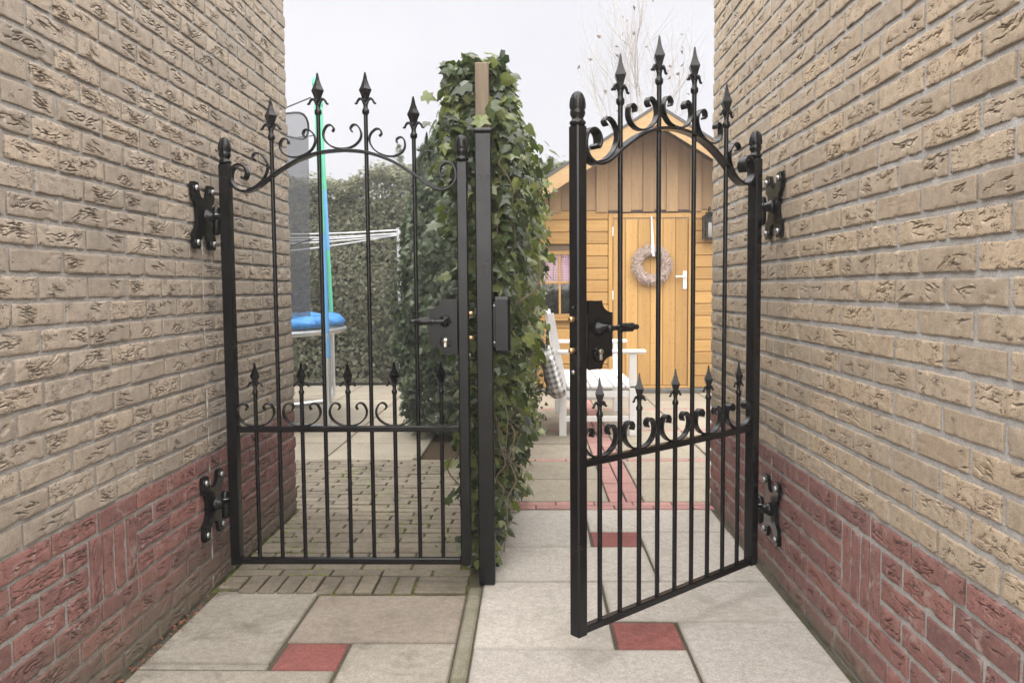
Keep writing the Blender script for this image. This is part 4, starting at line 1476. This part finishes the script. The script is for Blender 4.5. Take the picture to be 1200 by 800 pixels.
# ---- clipped conifer hedge at the end of the garden
def spray(n=5):
    V, F = [], []
    for i in range(n):
        a = (i - (n - 1) / 2) * .42
        l = 1.0 - abs(a) * .35
        w = .085
        d = Vector((sin(a), cos(a), 0)); s = Vector((cos(a), -sin(a), 0))
        b = len(V)
        o = Vector((0, .12 * abs(i - 2), 0))
        V += [o - s * w * .5, o + s * w * .5, o + d * l * .55 + s * w + Vector((0, 0, .05)), o + d * l + Vector((0, 0, -.06)), o + d * l * .55 - s * w + Vector((0, 0, .05))]
        F.append((b, b + 1, b + 2, b + 3, b + 4))
    return V, F
SV, SF = spray(5)
HC = ((0.065, 0.062, 0.032), (0.125, 0.132, 0.072), (0.24, 0.245, 0.15))
M_hedge = leaf_mat('hedge_leaf', *HC, True, 0.45, 0.2)
M_conif = leaf_mat('conifer_spray', (0.042, 0.060, 0.034), (0.105, 0.140, 0.082), (0.20, 0.24, 0.145), True, 0.5, 0.15)
M_trunk = simple('trunk_bark', (0.13, 0.095, 0.07), 0.95, 0, 25, 0.35, 0.8, 60)
hd = empty('conifer_hedge', 'tall dense evergreen hedge along the back of the garden', 'hedge', (0, 9.6, 0))
n = 60000
x = RNG.uniform(-6.0, 0.6, n)
z = 2.55 * RNG.random(n) ** .85 + .02
ph = np.sin(x * 2.9) * .06 + np.sin(x * 7.3 + 1) * .04
y = ph + RNG.exponential(.12, n) + .10 * np.sin(z * 4 + x * 3) + .05 + .16 * np.clip((z - 2.0) / .5, 0, 1)
y[: n // 6] = RNG.uniform(.0, .8, n // 6); z[: n // 6] = 2.48 + .10 * np.sin(x[: n // 6] * 3.1) + .07 * np.sin(x[: n // 6] * 9) + RNG.normal(0, .06, n // 6)
z[n // 6:] *= (1 + .04 * np.sin(x[n // 6:] * 3.1))
nr = np.stack([RNG.normal(0, .5, n), -1 + RNG.normal(0, .3, n), RNG.normal(.35, .5, n)], 1)
nr[: n // 6, 2] += 1.4
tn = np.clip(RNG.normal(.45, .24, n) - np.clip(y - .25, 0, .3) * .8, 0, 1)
Mx = frames(nr, RNG.normal(pi, 1.2, n), scale=RNG.uniform(.03, .07, n))
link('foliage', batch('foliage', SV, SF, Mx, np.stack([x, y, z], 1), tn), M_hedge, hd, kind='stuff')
for k in range(12):
    xx = -5.6 + k * .53 + random.uniform(-.1, .1)
    MB().tube([(xx, .42, -.04), (xx + random.uniform(-.05, .05), .45, 1.1), (xx, .48, 2.35)], [.06, .045, .02], 7).build('trunk', M_trunk, hd)
MB().box((-6.0, .50, .02), (.6, .62, 2.30)).build('inner_shade', simple('hedge_core_shade', (.035, .032, .02), .95, 0, 12, .4, .6, 30), hd)  # dark slab painted in place of the shade deep inside the hedge

# ---- blue-green conifer in the flower bed
def conifer(label, cx, cy, H, R, n, nm='conifer'):
    t = empty(nm, label, 'conifer', (cx, cy, 0))
    MB().tube([(0, 0, -.05), (.02, 0, H * .5), (0, .01, H * .92)], [.06, .04, .01], 8).build('trunk', M_trunk, t)
    zz = H * (RNG.random(n) ** .9)
    prof = R * np.interp(zz / H, [0, .12, .35, .7, .9, 1], [.78, .98, 1, .80, .45, .05])
    th = RNG.uniform(0, 2 * pi, n)
    lump = 1 + .13 * np.sin(th * 5 + zz * 4) + .10 * np.sin(th * 9 - zz * 9)
    rad = prof * lump * (1 - np.abs(RNG.normal(0, .16, n)))
    pos = np.stack([rad * np.cos(th), rad * np.sin(th), zz + .05], 1)
    nr = np.stack([np.cos(th) + RNG.normal(0, .5, n), np.sin(th) + RNG.normal(0, .5, n), RNG.normal(.2, .5, n)], 1)
    dd = np.stack([np.cos(th) * .8, np.sin(th) * .8, np.full(n, .75)], 1) + RNG.normal(0, .3, (n, 3))
    Mx = frames(nr, RNG.normal(0, .5, n), dd, RNG.uniform(.032, .075, n))
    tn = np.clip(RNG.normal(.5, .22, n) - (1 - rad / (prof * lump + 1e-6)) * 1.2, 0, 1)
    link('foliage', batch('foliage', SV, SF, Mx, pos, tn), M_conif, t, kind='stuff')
    for k in range(14):
        a = random.uniform(0, 6.28); z0 = random.uniform(.1, H * .6)
        MB().tube([(0, 0, z0), (R * .5 * cos(a), R * .5 * sin(a), z0 + .12), (R * .85 * cos(a), R * .85 * sin(a), z0 + .35)], [.014, .01, .004], 5).build('limb', M_trunk, t)
    return t
conifer('broad blue green conifer in the flower bed behind the left gate', -.64, 6.25, 2.40, .41, 22000)
conifer('small pointed conifer standing beyond the hedge', -2.05, 12.5, 3.32, .20, 900)

# ---- bare tree behind the shed
M_twig = simple('pale_bark', (0.36, 0.335, 0.325), 0.9, 0, 20, 0.2)
tr = empty('bare_tree', 'leafless tree with fine twigs behind the shed roof', 'tree', (1.95, 14.0, 0))
rt = random.Random(5)
trunk, twigs = MB(), MB()
tips = []
def grow(p, d, r, ln, lev):
    pts, q, dd = [p], p.copy(), d.copy()
    n = 5
    for i in range(n):
        dd = (dd + Vector((rt.gauss(0, .10), rt.gauss(0, .10), .06))).normalized()
        q = q + dd * ln / n
        pts.append(q.copy())
    (trunk if lev < 2 else twigs).tube(pts, [r * (1 - .55 * i / n) for i in range(n + 1)], 7 if lev < 2 else 4, lev < 2)
    tips.append(q)
    if lev >= 4:
        return
    kids = (6, 6, 5, 2)[lev]
    for k in range(kids):
        t = rt.uniform(.3, 1.0) if k else 1.0
        i = min(int(t * n), n - 1)
        b = pts[i].lerp(pts[i + 1], t * n - i if t < 1 else 1)
        az = rt.uniform(0, 6.28)
        sp = rt.uniform(.35, .75) if k else rt.uniform(.05, .25)
        ax = dd.orthogonal().normalized()
        ax = Matrix.Rotation(az, 3, dd) @ ax
        nd = (dd * cos(sp) + ax * sin(sp)).normalized()
        nd = (nd + Vector((0, 0, .15))).normalized()
        grow(b, nd, r * (.44 if k else .6), ln * rt.uniform(.46, .66), lev + 1)
trunk.tube([(0, 0, -.05), (.03, 0, 1.5), (0, 0, 3.0), (-.04, 0, 4.1)], [.085, .070, .058, .046], 9)
for z0, dx, dy, ln, r0 in ((4.05, -.12, .1, 1.55, .034), (4.05, .22, -.1, 1.45, .030), (3.7, -.62, .2, 1.5, .026), (3.5, .70, .1, 1.5, .026), (3.3, -.85, -.3, 1.35, .022),
                       (3.9, .45, .4, 1.3, .024), (3.6, -.40, -.4, 1.4, .024), (3.1, -1.1, .1, 1.25, .02), (3.2, 1.0, -.2, 1.25, .02)):
    grow(Vector((-.03, 0, z0)), Vector((dx * .85, dy, .9)).normalized(), r0 * .72, ln * .92, 1)
trunk.build('trunk', M_twig, tr)
twigs.build('crown', M_twig, tr)
M_dead = simple('brown_leaf', (0.14, 0.09, 0.06), 0.8)
lm = MB().add([(0, 0, 0), (.03, .04, .01), (0, .10, -.01), (-.03, .04, .01)], [(0, 1, 2, 3)]).mesh('leaf')
lm.materials.append(M_dead)
for k in range(30):
    p = rt.choice(tips[40:])
    link('leaf', lm, None, tr, loc=p, rot=(rt.uniform(0, 3), rt.uniform(0, 3), rt.uniform(0, 3)))

# ---- fallen leaf crumbs along the left wall foot
M_litter = simple('fallen_leaf', (0.24, 0.09, 0.05), 0.85, 0, 90, 0.4)
n = 130
px = -1.224 + np.abs(RNG.normal(0, .014, n)); py = RNG.uniform(1.9, 3.05, n)
Mx = frames(np.stack([RNG.normal(0, .5, n), RNG.normal(0, .5, n), np.ones(n)], 1), RNG.uniform(0, 6.3, n), np.tile([0., 1., 0.], (n, 1)), RNG.uniform(.006, .017, n))
link('leaf_litter', batch('leaf_litter', [(0, 0, 0), (.3, .5, .15), (0, 1, 0), (-.3, .5, .15)], [(0, 1, 2, 3)], Mx, np.stack([px, py, np.full(n, .006)], 1)), M_litter, kind='stuff',
     label='red brown leaf crumbs along the foot of the left wall', cat='leaf litter')
# ---- moss tufts in the clinker joints
M_moss = simple('moss', (0.15, 0.19, 0.03), 0.95, 0, 60, .4)
n = 2600
row = RNG.integers(0, 30, n)
py = 3.108 + row * .0702 + RNG.normal(0, .003, n)
px = RNG.uniform(-1.2, -.31, n)
keep = (np.sin(px * 9 + py * 5) + np.sin(px * 23 - py * 11) + RNG.normal(0, .5, n)) > .75
px, py = px[keep], py[keep]
Mx = frames(np.stack([RNG.normal(0, .8, len(px)), RNG.normal(0, .8, len(px)), np.ones(len(px))], 1), RNG.uniform(0, 6.3, len(px)), np.tile([0., 1., 0.], (len(px), 1)), RNG.uniform(.006, .015, len(px)))
link('moss', batch('moss', [(-.5, -.4, 0), (.5, -.4, 0), (.4, .4, .1), (0, .7, .0), (-.4, .4, .1), (0, 0, .35)], [(0, 1, 5), (1, 2, 5), (2, 3, 5), (3, 4, 5), (4, 0, 5)], Mx, np.stack([px, py, np.full(len(px), .004)], 1)), M_moss, kind='stuff',
     label='green moss in the joints of the brick paving', cat='moss')

# ---- thin haze added to lift and soften the far garden
def haze_mat():
    m = bpy.data.materials.new('haze')
    m.use_nodes = True
    t = m.node_tree
    t.nodes.clear()
    v = t.nodes.new('ShaderNodeVolumePrincipled')
    v.inputs['Color'].default_value = (0.93, 0.93, 0.95, 1)
    v.inputs['Density'].default_value = 0.0075
    v.inputs['Anisotropy'].default_value = 0.2
    o = t.nodes.new('ShaderNodeOutputMaterial')
    t.links.new(v.outputs[0], o.inputs['Volume'])
    return m
MB().box((-14, -6, -1.05), (14, 22, 7.6)).build('haze', haze_mat(), kind='stuff', label='thin haze volume added to pale the far garden', cat='haze')
